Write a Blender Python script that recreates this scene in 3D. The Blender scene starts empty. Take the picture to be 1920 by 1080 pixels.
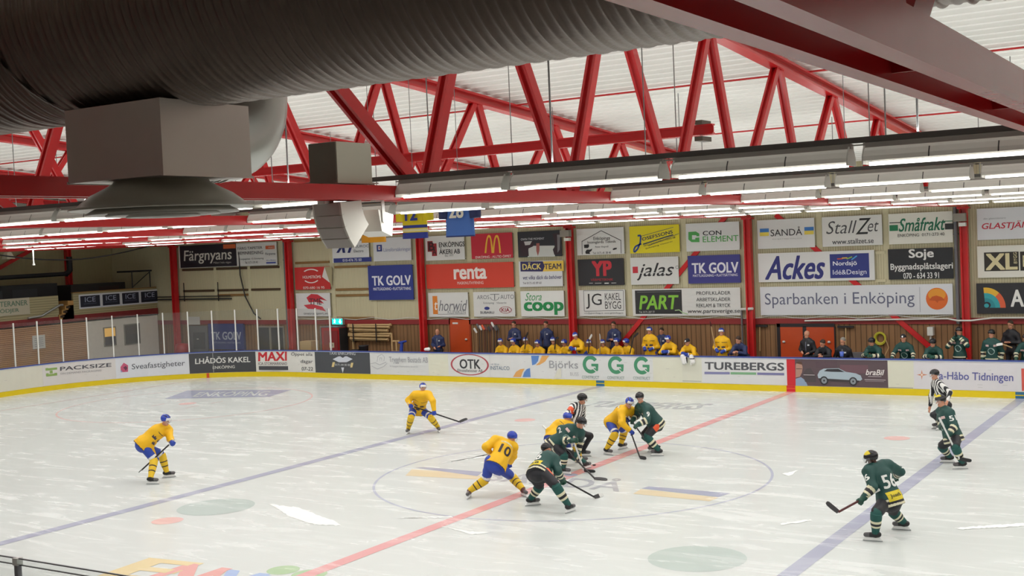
import bpy, math, random
import numpy as np
from mathutils import Vector

random.seed(7)
SC = bpy.context.scene
COL = SC.collection
PI = math.pi

# ---------------------------------------------------------------- camera
F_PX, CX, CY, CZ = 2270.2, 13.657, -23.925, 5.371
YAW, PITCH, ROLL = 0.56129, 0.03751, -0.04300
def cam_axes():
    cy, sy = math.cos(YAW), math.sin(YAW)
    f = np.array([-sy, cy, 0.]); r = np.array([cy, sy, 0.]); u = np.array([0, 0, 1.])
    cp, sp = math.cos(PITCH), math.sin(PITCH)
    f2 = f*cp - u*sp; u2 = u*cp + f*sp
    cr, sr = math.cos(ROLL), math.sin(ROLL)
    return r*cr + u2*sr, u2*cr - r*sr, f2
CR, CU, CF = cam_axes()
CC = np.array([CX, CY, CZ])
cam = bpy.data.cameras.new('camera'); cam.sensor_width = 36; cam.lens = F_PX*36/1920
cam.clip_start = .05; cam.clip_end = 300
camo = bpy.data.objects.new('camera', cam); COL.objects.link(camo)
M4 = np.eye(4); M4[:3, 0] = CR; M4[:3, 1] = CU; M4[:3, 2] = -CF; M4[:3, 3] = CC
from mathutils import Matrix
camo.matrix_world = Matrix(M4.tolist())
SC.camera = camo

# ---------------------------------------------------------------- world and exposure
w = bpy.data.worlds.new('world'); SC.world = w; w.use_nodes = True
w.node_tree.nodes['Background'].inputs[0].default_value = (.55, .55, .6, 1)
w.node_tree.nodes['Background'].inputs[1].default_value = .05
SC.view_settings.view_transform = 'Standard'; SC.view_settings.look = 'None'
SC.view_settings.gamma = 1; SC.view_settings.use_curve_mapping = False
SC.view_settings.exposure = 0.0
LAMP_W = 25.0
UP_W = 14.0
TUBE_GLOW = 3.5
SC.cycles.use_denoising = True
SC.cycles.max_bounces = 7; SC.cycles.diffuse_bounces = 4; SC.cycles.transparent_max_bounces = 16
SC.cycles.sample_clamp_indirect = 6

def ray(px, py): return CF + CR*((px-960)/F_PX) - CU*((py-540)/F_PX)
def hit(px, py, ax, val):
    d = ray(px, py); return CC + d*((val-CC[ax])/d[ax])
def at_depth(px, py, dep): return CC + ray(px, py)*dep
def project(P):
    d = np.asarray(P, float)-CC; z = d@CF
    return 960+F_PX*(d@CR)/z, 540-F_PX*(d@CU)/z, z

# ---------------------------------------------------------------- materials
def lin(c):
    c = c/255.
    return c/12.92 if c <= .04045 else ((c+.055)/1.055)**2.4
def rgb(c):
    if isinstance(c, str): c = [int(c[i:i+2], 16) for i in (0, 2, 4)]
    return tuple(lin(x) for x in c)
MATS = {}
def mat(name, c, rough=.55, metal=0., var=.08, scale=6., bump=0., emit=0., spec=.5, coat=0., bscale=None):
    if name in MATS: return MATS[name]
    m = bpy.data.materials.new(name); m.use_nodes = True; MATS[name] = m
    nt = m.node_tree; b = nt.nodes['Principled BSDF']
    col = rgb(c)
    b.inputs['Roughness'].default_value = rough; b.inputs['Metallic'].default_value = metal
    b.inputs['Specular IOR Level'].default_value = spec; b.inputs['Coat Weight'].default_value = coat
    tc = nt.nodes.new('ShaderNodeTexCoord')
    nz = nt.nodes.new('ShaderNodeTexNoise'); nz.inputs['Scale'].default_value = scale; nz.inputs['Detail'].default_value = 4
    nt.links.new(tc.outputs['Object'], nz.inputs['Vector'])
    mx = nt.nodes.new('ShaderNodeMix'); mx.data_type = 'RGBA'
    mx.inputs[6].default_value = tuple(x*(1-var) for x in col)+(1,)
    mx.inputs[7].default_value = tuple(min(1, x*(1+var)) for x in col)+(1,)
    nt.links.new(nz.outputs['Fac'], mx.inputs[0]); nt.links.new(mx.outputs[2], b.inputs['Base Color'])
    if bump:
        n2 = nt.nodes.new('ShaderNodeTexNoise'); n2.inputs['Scale'].default_value = bscale or scale*3; n2.inputs['Detail'].default_value = 3
        nt.links.new(tc.outputs['Object'], n2.inputs['Vector'])
        bp = nt.nodes.new('ShaderNodeBump'); bp.inputs['Strength'].default_value = bump; bp.inputs['Distance'].default_value = .02
        nt.links.new(n2.outputs['Fac'], bp.inputs['Height']); nt.links.new(bp.outputs['Normal'], b.inputs['Normal'])
    if emit:
        b.inputs['Emission Color'].default_value = col+(1,); b.inputs['Emission Strength'].default_value = emit
    return m
def hexmat(h):
    """plain printed ink or paint, by its colour"""
    return mat('ink_'+h, h, .55, var=.03)

def ice_mat(name, c, amt=1.):
    """ice: milky base with long skate scratches, glossy top"""
    if name in MATS: return MATS[name]
    m = bpy.data.materials.new(name); m.use_nodes = True; MATS[name] = m
    nt = m.node_tree; b = nt.nodes['Principled BSDF']; N = nt.nodes.new; L = nt.links.new
    b.inputs['IOR'].default_value = 1.31; b.inputs['Specular IOR Level'].default_value = .45
    tc = N('ShaderNodeTexCoord')
    prev = None
    for k, (rot, sx, sy, lo, hi) in enumerate(((.45, .3, 1.6, .57, .80), (-.6, .35, 1.8, .58, .82), (1.25, .5, 2.2, .58, .82), (2.2, .35, 1.5, .57, .80))):
        mp = N('ShaderNodeMapping'); mp.inputs['Rotation'].default_value = (0, 0, rot); mp.inputs['Scale'].default_value = (sx, sy, 1)
        mp.inputs['Location'].default_value = (k*7.3, k*3.1, 0)
        L(tc.outputs['Object'], mp.inputs['Vector'])
        nz = N('ShaderNodeTexNoise'); nz.inputs['Scale'].default_value = 1.; nz.inputs['Detail'].default_value = 4; nz.inputs['Roughness'].default_value = .5
        nz.inputs['Distortion'].default_value = 1.1
        L(mp.outputs['Vector'], nz.inputs['Vector'])
        mr = N('ShaderNodeMapRange'); mr.inputs[1].default_value = lo; mr.inputs[2].default_value = hi
        L(nz.outputs['Fac'], mr.inputs[0])
        if prev is None: prev = mr.outputs[0]
        else:
            a = N('ShaderNodeMath'); a.operation = 'MAXIMUM'; L(prev, a.inputs[0]); L(mr.outputs[0], a.inputs[1]); prev = a.outputs[0]
    big = N('ShaderNodeTexNoise'); big.inputs['Scale'].default_value = .35; big.inputs['Detail'].default_value = 3
    L(tc.outputs['Object'], big.inputs['Vector'])
    mu = N('ShaderNodeMath'); mu.operation = 'MULTIPLY'; L(prev, mu.inputs[0]); L(big.outputs['Fac'], mu.inputs[1])
    mu2 = N('ShaderNodeMath'); mu2.operation = 'MULTIPLY'; L(mu.outputs[0], mu2.inputs[0]); mu2.inputs[1].default_value = .85*amt; mu2.use_clamp = True
    mx = N('ShaderNodeMix'); mx.data_type = 'RGBA'
    mx.inputs[6].default_value = rgb(c)+(1,); mx.inputs[7].default_value = rgb('F6F7F5')+(1,)
    L(mu2.outputs[0], mx.inputs[0]); L(mx.outputs[2], b.inputs['Base Color'])
    rr = N('ShaderNodeMapRange'); rr.inputs[3].default_value = .22; rr.inputs[4].default_value = .6
    L(mu2.outputs[0], rr.inputs[0]); L(rr.outputs[0], b.inputs['Roughness'])
    return m

def glass_mat(name, tint=(.93, .96, .95), gloss=.015):
    if name in MATS: return MATS[name]
    m = bpy.data.materials.new(name); m.use_nodes = True; MATS[name] = m
    nt = m.node_tree; nt.nodes.remove(nt.nodes['Principled BSDF']); N = nt.nodes.new; L = nt.links.new
    out = nt.nodes['Material Output']; t = N('ShaderNodeBsdfTransparent'); t.inputs[0].default_value = tint+(1,)
    g = N('ShaderNodeBsdfGlossy'); g.inputs['Roughness'].default_value = .08
    lw = N('ShaderNodeLayerWeight'); lw.inputs[0].default_value = .5; pw = N('ShaderNodeMath'); pw.operation = 'POWER'; pw.inputs[1].default_value = 4; L(lw.outputs['Facing'], pw.inputs[0]); fr = N('ShaderNodeMath'); fr.operation = 'MULTIPLY_ADD'; fr.inputs[1].default_value = .7; fr.inputs[2].default_value = .03; L(pw.outputs[0], fr.inputs[0])
    nz = N('ShaderNodeTexNoise'); nz.inputs['Scale'].default_value = 1.5
    d = N('ShaderNodeBsdfDiffuse'); d.inputs[0].default_value = (.7, .7, .7, 1)
    mx = N('ShaderNodeMixShader'); L(fr.outputs[0], mx.inputs[0]); L(t.outputs[0], mx.inputs[1]); L(g.outputs[0], mx.inputs[2])
    mr = N('ShaderNodeMapRange'); mr.inputs[3].default_value = gloss*.4; mr.inputs[4].default_value = gloss*1.6
    L(nz.outputs['Fac'], mr.inputs[0])
    mx2 = N('ShaderNodeMixShader'); L(mr.outputs[0], mx2.inputs[0]); L(mx.outputs[0], mx2.inputs[1]); L(d.outputs[0], mx2.inputs[2])
    L(mx2.outputs[0], out.inputs[0])
    return m

def wave_mat(name, c1, c2, axis='X', period=.09, rough=.5, bump=.3, sharp=None, noise=.1, coords='Object'):
    """ribs / planks across one axis"""
    if name in MATS: return MATS[name]
    m = bpy.data.materials.new(name); m.use_nodes = True; MATS[name] = m
    nt = m.node_tree; b = nt.nodes['Principled BSDF']; N = nt.nodes.new; L = nt.links.new
    b.inputs['Roughness'].default_value = rough
    tc = N('ShaderNodeTexCoord'); wv = N('ShaderNodeTexWave'); wv.wave_type = 'BANDS'; wv.bands_direction = axis
    wv.inputs['Scale'].default_value = (2*PI/period)/20.; wv.inputs['Distortion'].default_value = 0
    L(tc.outputs[coords], wv.inputs['Vector'])
    fac = wv.outputs['Fac']
    if sharp:
        mr = N('ShaderNodeMapRange'); mr.inputs[1].default_value = sharp[0]; mr.inputs[2].default_value = sharp[1]; L(fac, mr.inputs[0]); fac = mr.outputs[0]
    mx = N('ShaderNodeMix'); mx.data_type = 'RGBA'; mx.inputs[6].default_value = rgb(c1)+(1,); mx.inputs[7].default_value = rgb(c2)+(1,)
    L(fac, mx.inputs[0])
    nz = N('ShaderNodeTexNoise'); nz.inputs['Scale'].default_value = 1.0; nz.inputs['Detail'].default_value = 5
    mp = N('ShaderNodeMapping'); mp.inputs['Scale'].default_value = {'X': (9, 9, .5), 'Y': (9, 9, .5), 'Z': (.5, .5, 9)}[axis]
    L(tc.outputs[coords], mp.inputs[0]); L(mp.outputs[0], nz.inputs['Vector'])
    mr2 = N('ShaderNodeMapRange'); mr2.inputs[3].default_value = 1-noise*2; mr2.inputs[4].default_value = 1+noise*2; L(nz.outputs['Fac'], mr2.inputs[0])
    mm = N('ShaderNodeMix'); mm.data_type = 'RGBA'; mm.blend_type = 'MULTIPLY'; mm.inputs[0].default_value = 1
    L(mx.outputs[2], mm.inputs[6]); L(mr2.outputs[0], mm.inputs[7]); L(mm.outputs[2], b.inputs['Base Color'])
    if bump:
        bp = N('ShaderNodeBump'); bp.inputs['Strength'].default_value = bump; bp.inputs['Distance'].default_value = .02
        L(fac, bp.inputs['Height']); L(bp.outputs['Normal'], b.inputs['Normal'])
    return m

# ---------------------------------------------------------------- object helpers
def tag(o, label=None, cat=None, group=None, kind=None):
    if label: o['label'] = label
    if cat: o['category'] = cat
    if group: o['group'] = group
    if kind: o['kind'] = kind
    return o
def empty(name, loc=(0, 0, 0), label=None, cat=None, group=None, rz=0):
    o = bpy.data.objects.new(name, None); COL.objects.link(o); o.location = loc; o.rotation_euler = (0, 0, rz)
    o.empty_display_size = .1
    return tag(o, label, cat, group)

class MB:
    """collects faces with materials and links them as one mesh object"""
    def __init__(s): s.v = []; s.f = []; s.m = []; s.mats = []; s.smooth = []
    def mi(s, m):
        if isinstance(m, str): m = MATS.get(m) or hexmat(m)
        if m not in s.mats: s.mats.append(m)
        return s.mats.index(m)
    def add(s, vs, fs, m, smooth=False):
        n = len(s.v); s.v += [tuple(map(float, p)) for p in vs]; k = s.mi(m) if not isinstance(m, int) else m
        for f in fs: s.f.append(tuple(n+i for i in f)); s.m.append(k); s.smooth.append(smooth)
    def box(s, lo, hi, m):
        (a, b, c), (d, e, f) = lo, hi
        s.add([(a, b, c), (d, b, c), (d, e, c), (a, e, c), (a, b, f), (d, b, f), (d, e, f), (a, e, f)],
              [(3, 2, 1, 0), (4, 5, 6, 7), (0, 1, 5, 4), (1, 2, 6, 5), (2, 3, 7, 6), (3, 0, 4, 7)], m)
    def frustum(s, c0, w0, d0, c1, w1, d1, m):
        """box with differing bottom and top rectangles"""
        vs = []
        for c, ww, dd in ((c0, w0, d0), (c1, w1, d1)):
            vs += [(c[0]-ww/2, c[1]-dd/2, c[2]), (c[0]+ww/2, c[1]-dd/2, c[2]), (c[0]+ww/2, c[1]+dd/2, c[2]), (c[0]-ww/2, c[1]+dd/2, c[2])]
        s.add(vs, [(3, 2, 1, 0), (4, 5, 6, 7), (0, 1, 5, 4), (1, 2, 6, 5), (2, 3, 7, 6), (3, 0, 4, 7)], m)
    def bar(s, a, b, w, h, m, up=(0, 0, 1)):
        """square bar from a to b, w across, h along up"""
        a, b, up = np.array(a, float), np.array(b, float), np.array(up, float)
        d = b-a; d /= np.linalg.norm(d); x = np.cross(d, up)
        if np.linalg.norm(x) < 1e-5: x = np.cross(d, (1, 0, 0))
        x /= np.linalg.norm(x); y = np.cross(x, d)
        vs = [p+x*i*w/2+y*j*h/2 for p in (a, b) for i, j in ((-1, -1), (1, -1), (1, 1), (-1, 1))]
        s.add(vs, [(3, 2, 1, 0), (4, 5, 6, 7), (0, 1, 5, 4), (1, 2, 6, 5), (2, 3, 7, 6), (3, 0, 4, 7)], m)
    def tube(s, pts, r, m, n=10, caps=True, close=False):
        pts = [np.array(p, float) for p in pts]; k = len(pts)
        rs = r if hasattr(r, '__len__') else [r]*k
        vs = []; x = None
        for i, p in enumerate(pts):
            d = pts[min(i+1, k-1)]-pts[max(i-1, 0)]; d = d/(np.linalg.norm(d)+1e-12)
            if x is None:
                x = np.cross(d, (0, 0, 1)); 
                if np.linalg.norm(x) < 1e-3: x = np.cross(d, (1, 0, 0))
            x = x-d*(x@d); x /= np.linalg.norm(x); y = np.cross(d, x)
            vs += [p+rs[i]*(x*math.cos(t)+y*math.sin(t)) for t in np.arange(n)*2*PI/n]
        fs = [(i*n+j, i*n+(j+1) % n, (i+1)*n+(j+1) % n, (i+1)*n+j) for i in range(k-1) for j in range(n)]
        s.add(vs, fs, m, True)
        if caps: 
            s.add(vs[:n], [tuple(range(n))[::-1]], m); s.add(vs[-n:], [tuple(range(n))], m)
    def lathe(s, prof, c, m, n=32, axis=2):
        """profile (r, h) about a vertical axis at c"""
        vs = []
        for r, h in prof:
            for t in np.arange(n)*2*PI/n: vs.append((c[0]+r*math.cos(t), c[1]+r*math.sin(t), c[2]+h))
        k = len(prof)
        s.add(vs, [(i*n+j, i*n+(j+1) % n, (i+1)*n+(j+1) % n, (i+1)*n+j) for i in range(k-1) for j in range(n)], m, True)
    def poly(s, pts, m): s.add(pts, [tuple(range(len(pts)))], m)
    # printing on a surface (a, b) -> space
    def pa(s, S, ab, m, off):
        s.poly([S.at(a, b, off) for a, b in ab], m)
    def rect(s, S, a0, a1, b0, b1, m, off, n=1):
        vs = []
        for i in range(n+1):
            a = a0+(a1-a0)*i/n; vs += [S.at(a, b0, off), S.at(a, b1, off)]
        s.add(vs, [(2*i, 2*i+2, 2*i+3, 2*i+1) for i in range(n)], m)
    def line(s, S, pts, wd, m, off):
        for (a, b), (c, d) in zip(pts, pts[1:]):
            l = math.hypot(c-a, d-b) or 1e-6; nx, ny = -(d-b)/l*wd/2, (c-a)/l*wd/2
            s.pa(S, [(a+nx, b+ny), (a-nx, b-ny), (c-nx, d-ny), (c+nx, d+ny)], m, off)
    def ring(s, S, ca, cb, ra, rb, wd, m, off, t0=0, t1=360, n=40):
        vs = []
        for i in range(n+1):
            t = math.radians(t0+(t1-t0)*i/n)
            vs += [S.at(ca+ra*math.cos(t), cb+rb*math.sin(t), off), S.at(ca+(ra-wd)*math.cos(t), cb+(rb-wd*rb/ra)*math.sin(t), off)]
        s.add(vs, [(2*i, 2*i+2, 2*i+3, 2*i+1) for i in range(n)], m)
    def disc(s, S, ca, cb, ra, rb, m, off, n=28, t0=0, t1=360):
        s.pa(S, [(ca+ra*math.cos(math.radians(t0+(t1-t0)*i/n)), cb+rb*math.sin(math.radians(t0+(t1-t0)*i/n))) for i in range(n)], m, off)
    def text(s, S, body, P0, P1, PT, m, off, bold=0., shear=0.):
        V, f = glyphs(body, bold, shear)
        P0, P1, PT = map(np.array, (P0, P1, PT)); e1, e2 = P1-P0, PT-P0
        for k, v in enumerate(V): s.add([S.at(*(P0+e1*x+e2*y), off+k*.0003) for x, y in v], f, m)
    def build(s, name, parent=None, loc=None, label=None, cat=None, group=None, kind=None):
        v = np.array(s.v, float)
        me = bpy.data.meshes.new(name)
        if loc is not None: v = v-np.array(loc, float)
        me.from_pydata(v.tolist(), [], s.f)
        for m in s.mats: me.materials.append(m)
        me.polygons.foreach_set('material_index', s.m); me.polygons.foreach_set('use_smooth', s.smooth); me.update()
        o = bpy.data.objects.new(name, me); COL.objects.link(o)
        if loc is not None: o.location = loc
        if parent is not None: o.parent = parent
        return tag(o, label, cat, group, kind)

_G = {}
def glyphs(body, bold, shear):
    """outline copies in a unit box (several, shifted, for bold) and their faces"""
    k = (body, bold, shear)
    if k not in _G:
        c = bpy.data.curves.new('glyphs', 'FONT'); c.body = body; c.resolution_u = 3; c.offset = min(bold, 0); c.shear = shear
        o = bpy.data.objects.new('glyphs', c); me = o.to_mesh()
        v = np.array([x.co[:2] for x in me.vertices]); f = [tuple(p.vertices) for p in me.polygons]
        o.to_mesh_clear(); bpy.data.objects.remove(o); bpy.data.curves.remove(c)
        q = bold*.8; V = [v+np.array((dx, dy)) for dx in (-q, q) for dy in (-q*.6, q*.6)] if bold > .003 else [v]
        lo, hi = np.min([x.min(0) for x in V], 0), np.max([x.max(0) for x in V], 0); _G[k] = ([(x-lo)/(hi-lo) for x in V], f)
    return _G[k]

# ---------------------------------------------------------------- surfaces things are printed on
W = 15.0; RC = 8.0; XE = -30.0; YW = 17.35
class Wall:
    y = YW-.09
    def at(s, a, b, off): return (a, s.y-off, b)
    def px(s, x, y):
        p = hit(x, y, 1, s.y-.02); return p[0], p[2]
class EndWall:
    x = -33.0
    def at(s, a, b, off): return (s.x+off, a, b)
    def px(s, x, y):
        p = hit(x, y, 0, s.x); return p[1], p[2]
class Ice:
    def at(s, a, b, off): return (a, b, off)
    def px(s, x, y):
        p = hit(x, y, 2, 0.); return p[0], p[1]
class Boards:
    """s = x on the straight far side, then round the corner, then along the end"""
    def at(s, a, b, off):
        x0 = XE+RC
        if a >= x0: return (a, W-off, b)
        ph = (x0-a)/RC
        if ph <= PI/2: return (x0-(RC-off)*math.sin(ph), W-RC+(RC-off)*math.cos(ph), b)
        return (XE+off, W-RC-(x0-a-RC*PI/2), b)
    def px(s, x, y):
        p = hit(x, y, 1, W)
        if p[0] >= XE+RC: return p[0], p[2]
        d = ray(x, y); c = np.array([XE+RC, W-RC]); o = CC[:2]-c
        A = d[0]**2+d[1]**2; B = 2*(o@d[:2]); C_ = o@o-RC**2
        q = CC+d*((-B+math.sqrt(max(0, B*B-4*A*C_)))/(2*A))
        if B*B < 4*A*C_: q[1] = -9
        if q[1] >= W-RC: return XE+RC-RC*math.atan2(XE+RC-q[0], q[1]-(W-RC)), q[2]
        q = hit(x, y, 0, XE); return XE+RC-RC*PI/2-(W-RC-q[1]), q[2]
WALL, ENDW, ICE, BRD = Wall(), EndWall(), Ice(), Boards()

class Pr:
    """prints on one mesh in photo pixel coordinates, every layer a little in front of the last"""
    def __init__(s, S, mb, off, step=.0012): s.S, s.mb, s.off, s.step = S, mb, off, step
    def up(s): s.off += s.step; return s.off
    def span(s, x0, y0, x1, y1):
        xm, ym = (x0+x1)/2, (y0+y1)/2
        return s.S.px(x0, ym)[0], s.S.px(x1, ym)[0], s.S.px(xm, y1)[1], s.S.px(xm, y0)[1]
    def T(s, body, x0, y0, x1, y1, c, bold=0., shear=0.):
        a0, a1, b0, b1 = s.span(x0, y0, x1, y1)
        s.mb.text(s.S, body, (a0, b0), (a1, b0), (a0, b1), c, s.up(), bold, shear)
    def Q(s, body, p0, p1, pt, c, bold=0., shear=0.):
        s.mb.text(s.S, body, s.S.px(*p0), s.S.px(*p1), s.S.px(*pt), c, s.up(), bold, shear)
    def R(s, x0, y0, x1, y1, c, n=1):
        a0, a1, b0, b1 = s.span(x0, y0, x1, y1); s.mb.rect(s.S, a0, a1, b0, b1, c, s.up(), n)
    def P(s, pts, c): s.mb.pa(s.S, [s.S.px(*p) for p in pts], c, s.up())
    def L(s, pts, wpx, c):
        q = [s.S.px(*p) for p in pts]; k = abs(s.S.px(pts[0][0]+10, pts[0][1])[0]-q[0][0])/10
        s.mb.line(s.S, q, wpx*k, c, s.up())
    def O(s, x, y, rx, ry, wpx, c, t0=0, t1=360):
        a0, a1, b0, b1 = s.span(x-rx, y-ry, x+rx, y+ry); ra, rb = (a1-a0)/2, (b1-b0)/2
        if wpx: s.mb.ring(s.S, (a0+a1)/2, (b0+b1)/2, ra, rb, ra*wpx/rx, c, s.up(), t0, t1)
        else: s.mb.disc(s.S, (a0+a1)/2, (b0+b1)/2, ra, rb, c, s.up(), 28, t0, t1)
# ================================================================ SETTING
ice_mat('ice', 'D3D8D5')
ice_mat('ice_red', 'DFA0A0', .9); ice_mat('ice_pink', 'E6BDB9', .9); ice_mat('ice_blue', 'A9ACC0', .8); ice_mat('ice_blue_line', 'B4B8CA', .8)
ice_mat('ice_grey', 'AFB2B8', .8); ice_mat('ice_teal', 'B7C4BF', .8); ice_mat('ice_sand', 'DFCFAE', .6)
ice_mat('ice_navy', 'A6AABF', .6); ice_mat('ice_green', 'A9C79A', .5); ice_mat('ice_coral', 'E2A29C', .5); ice_mat('ice_sky', 'A3B9E2', .5)
ice_mat('ice_yellow', 'E3CF9C', .5)
mat('snow', 'EDEFEC', .9, var=.02)
mat('board_white', 'DEDDD6', .45, var=.05, scale=3); mat('kick_yellow', 'E3C80E', .4, var=.05)
mat('rail_blue', '3B4C93', .35, var=.05); mat('rail_edge', 'AEB9D6', .4)
mat('red_steel', 'C62528', .27, var=.1, scale=2, bump=.05); mat('red_steel_end', '7E1520', .5, var=.1)
mat('concrete', '5E5B57', .8, var=.12); mat('stand_concrete', 'A8A5A0', .8, var=.1); mat('bench_floor', '4A4846', .8)
wave_mat('siding', 'BBB392', 'CFC8A6', 'X', .085, bump=.22, noise=.03)
wave_mat('siding_end', 'A39A74', 'B3AA84', 'Y', .085, bump=.25, noise=.03)
wave_mat('planks', '55391F', '8C6844', 'X', .19, .6, .3, (.01, .10), .2)
wave_mat('clapboard', '86603F', 'C2946C', 'Z', .085, .6, .35, (.05, .35), .16)
wave_mat('clapboard_pale', '7F7756', 'A69D78', 'Z', .11, .6, .3, (.03, .2), .06)
mat('roof_sheet', 'F3F3EE', .5, var=.05, scale=.8)
mat('dark_void', '2B2725', .9)

# ---- ice sheet with its lines and painted adverts
b = MB()
out = []
for cx, cy, t0 in ((22, 7, 0), (-22, 7, 90), (-22, -7, 180), (22, -7, 270)):
    for t in range(0, 91, 6): out.append((cx+8*math.cos(math.radians(t0+t)), cy+8*math.sin(math.radians(t0+t)), 0))
b.poly(out, 'ice')
O1, O2, O3 = .002, .003, .004
def strip(x, wd, m): b.rect(ICE, x-wd/2, x+wd/2, -15 if abs(x) < 22 else -13.9, 15 if abs(x) < 22 else 13.9, m, O2)
strip(0, .30, 'ice_red'); strip(-7.18, .30, 'ice_blue'); strip(7.18, .30, 'ice_blue')
strip(-26, .05, 'ice_red'); strip(26, .05, 'ice_red')
b.ring(ICE, 0, 0, 4.53, 4.53, .06, 'ice_blue_line', O1, n=96); b.disc(ICE, 0, 0, .15, .15, 'ice_blue', O3)
for sx in (-1, 1):
    for sy in (-1, 1):
        b.disc(ICE, sx*5.53, sy*7, .32, .32, 'ice_pink', O1); b.disc(ICE, sx*20, sy*7, .32, .32, 'ice_pink', O1)
        b.ring(ICE, sx*20, sy*7, 4.53, 4.53, .06, 'ice_pink', O1, n=72)
        for dx in (-.9, .9):
            for dy in (-.5, .5): b.line(ICE, [(sx*20+dx, sy*7+dy*.6), (sx*20+dx, sy*7+dy*1.8)], .05, 'ice_pink', O2)
    b.disc(ICE, sx*26, 0, 1.8, 1.8, 'ice_sky', O1, t0=90 if sx > 0 else -90, t1=270 if sx > 0 else 90)
pr = Pr(ICE, b, .0015, .0002)
for x, y in ((405, 950.5), (1307, 1047)):
    a = ICE.px(x, y); b.disc(ICE, a[0], a[1], .82, .82, 'ice_teal', O1)
pr.P([(760, 892), (772, 880), (895, 888), (905, 897), (893, 899)], 'ice_sand'); pr.P([(779, 877), (795, 876), (905, 885), (895, 893)], 'ice_navy')
pr.P([(1187, 926), (1202, 917), (1348, 933), (1330, 940)], 'ice_sand'); pr.P([(1203, 916), (1216, 912), (1370, 925), (1347, 932)], 'ice_navy')
pr.Q('SANDÅ', (905, 900), (1160, 922), (940, 880), 'ice_grey', .015)
pr.P([(308, 748), (352, 732), (546, 731), (505, 744)], 'ice_navy')
pr.Q('ENKÖPING', (360, 744), (498, 742), (378, 734), 'ice', .01)
pr.Q('TUREBERGS', (1080, 762), (1300, 768), (1125, 752), 'ice_grey', .03)
for ch, c, p0, p1, pt in (('E', 'ice_yellow', (182, 1080), (290, 1092), (280, 1046)), ('N', 'ice_coral', (262, 1086), (345, 1098), (355, 1056)),
                          ('A', 'ice_coral', (345, 1092), (385, 1100), (405, 1064)), ('V', 'ice_sky', (370, 1098), (450, 1108), (430, 1068)),
                          ('R', 'ice_sky', (440, 1104), (500, 1112), (480, 1076))):
    pr.Q(ch, p0, p1, pt, c, .05)
b.disc(ICE, *ICE.px(531, 1069), .28, .28, 'ice_green', O1); b.disc(ICE, *ICE.px(580, 1077), .3, .3, 'ice_green', O1)
# ridges of scraped snow
for pts in ([(505, 945), (560, 952), (628, 978), (640, 986), (590, 984), (545, 970)], [(828, 987), (880, 997), (918, 998), (885, 1003)],
            [(745, 972), (845, 968), (850, 971)], [(825, 869), (905, 855), (920, 850), (900, 858)], [(1463, 982), (1520, 974), (1522, 977), (1466, 985)],
            [(1466, 889), (1496, 882), (1480, 893)], [(1790, 990), (1920, 981), (1920, 987), (1800, 993)]):
    q = []; rs = random.Random(len(q)+int(pts[0][0]))
    for (x0, y0), (x1, y1) in zip(pts, pts[1:]+pts[:1]):
        n = max(2, int(math.hypot(x1-x0, y1-y0)/5))
        q += [(x0+(x1-x0)*i/n+rs.uniform(-1.5, 1.5), y0+(y1-y0)*i/n+(rs.uniform(-.9, .9) if i else 0)) for i in range(n)]
    pr.P(q, 'snow')
b.build('floor', kind='structure', label='glossy white ice sheet with red and blue lines')
b = MB(); b.box((-37, -32, -.3), (34, 18, -.05), 'concrete'); b.build('floor_surround', kind='structure')

# ---- rink boards
def path_strip(b, a0, a1, z0, z1, t0, t1, m, step=.25):
    n = max(1, int(abs(a1-a0)/step))
    for i in range(n):
        p, q = a0+(a1-a0)*i/n, a0+(a1-a0)*(i+1)/n
        vs = [BRD.at(a, z, -o) for a in (p, q) for o, z in ((t0, z0), (t1, z0), (t1, z1), (t0, z1))]
        b.add(vs, [(0, 4, 7, 3), (1, 2, 6, 5), (3, 7, 6, 2), (0, 1, 5, 4)], m)
A0, A1 = -22-8*PI/2-20, 20.
b = MB(); path_strip(b, A0, A1, -.05, 1.115, .0, .10, 'board_white')
bw = b.build('wall_boards', kind='structure')
b = MB(); path_strip(b, A0, A1, .0, .20, -.012, .0, 'kick_yellow'); path_strip(b, A0, A1, .2, .206, -.016, .0, 'kick_yellow')
for x, c, wd in ((-7.18, '2F6C8F', .34), (7.18, '2F6C8F', .34)): path_strip(b, x-wd/2, x+wd/2, 0, .205, -.018, .0, hexmat(c)); path_strip(b, x-wd/2, x+wd/2, .085, .115, -.02, .0, 'kick_yellow')
path_strip(b, -.15, .15, 0, .205, -.018, .0, hexmat('D3262E')); path_strip(b, -.15, .15, .10, .125, -.02, 0, hexmat('E8662A'))
a = -22-8*math.asin(math.sqrt(1-(6.87/8)**2)); path_strip(b, a-.06, a+.06, 0, .205, -.018, .0, hexmat('D2541E'))
b.build('kick_plate', bw)
b = MB(); path_strip(b, A0, A1, 1.115, 1.155, -.02, .12, 'rail_blue'); path_strip(b, A0, A1, 1.10, 1.117, -.022, 0, 'rail_edge'); b.build('cap_rail', bw)
# near side boards with low glass
b = MB(); b.box((-21, -15.1, -.05), (21, -15, 1.115), 'board_white'); nb = b.build('wall_boards_stand', kind='structure')
b = MB(); b.box((-21, -15.12, 1.115), (21, -14.98, 1.155), 'rail_blue'); b.build('cap_rail', nb)

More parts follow.
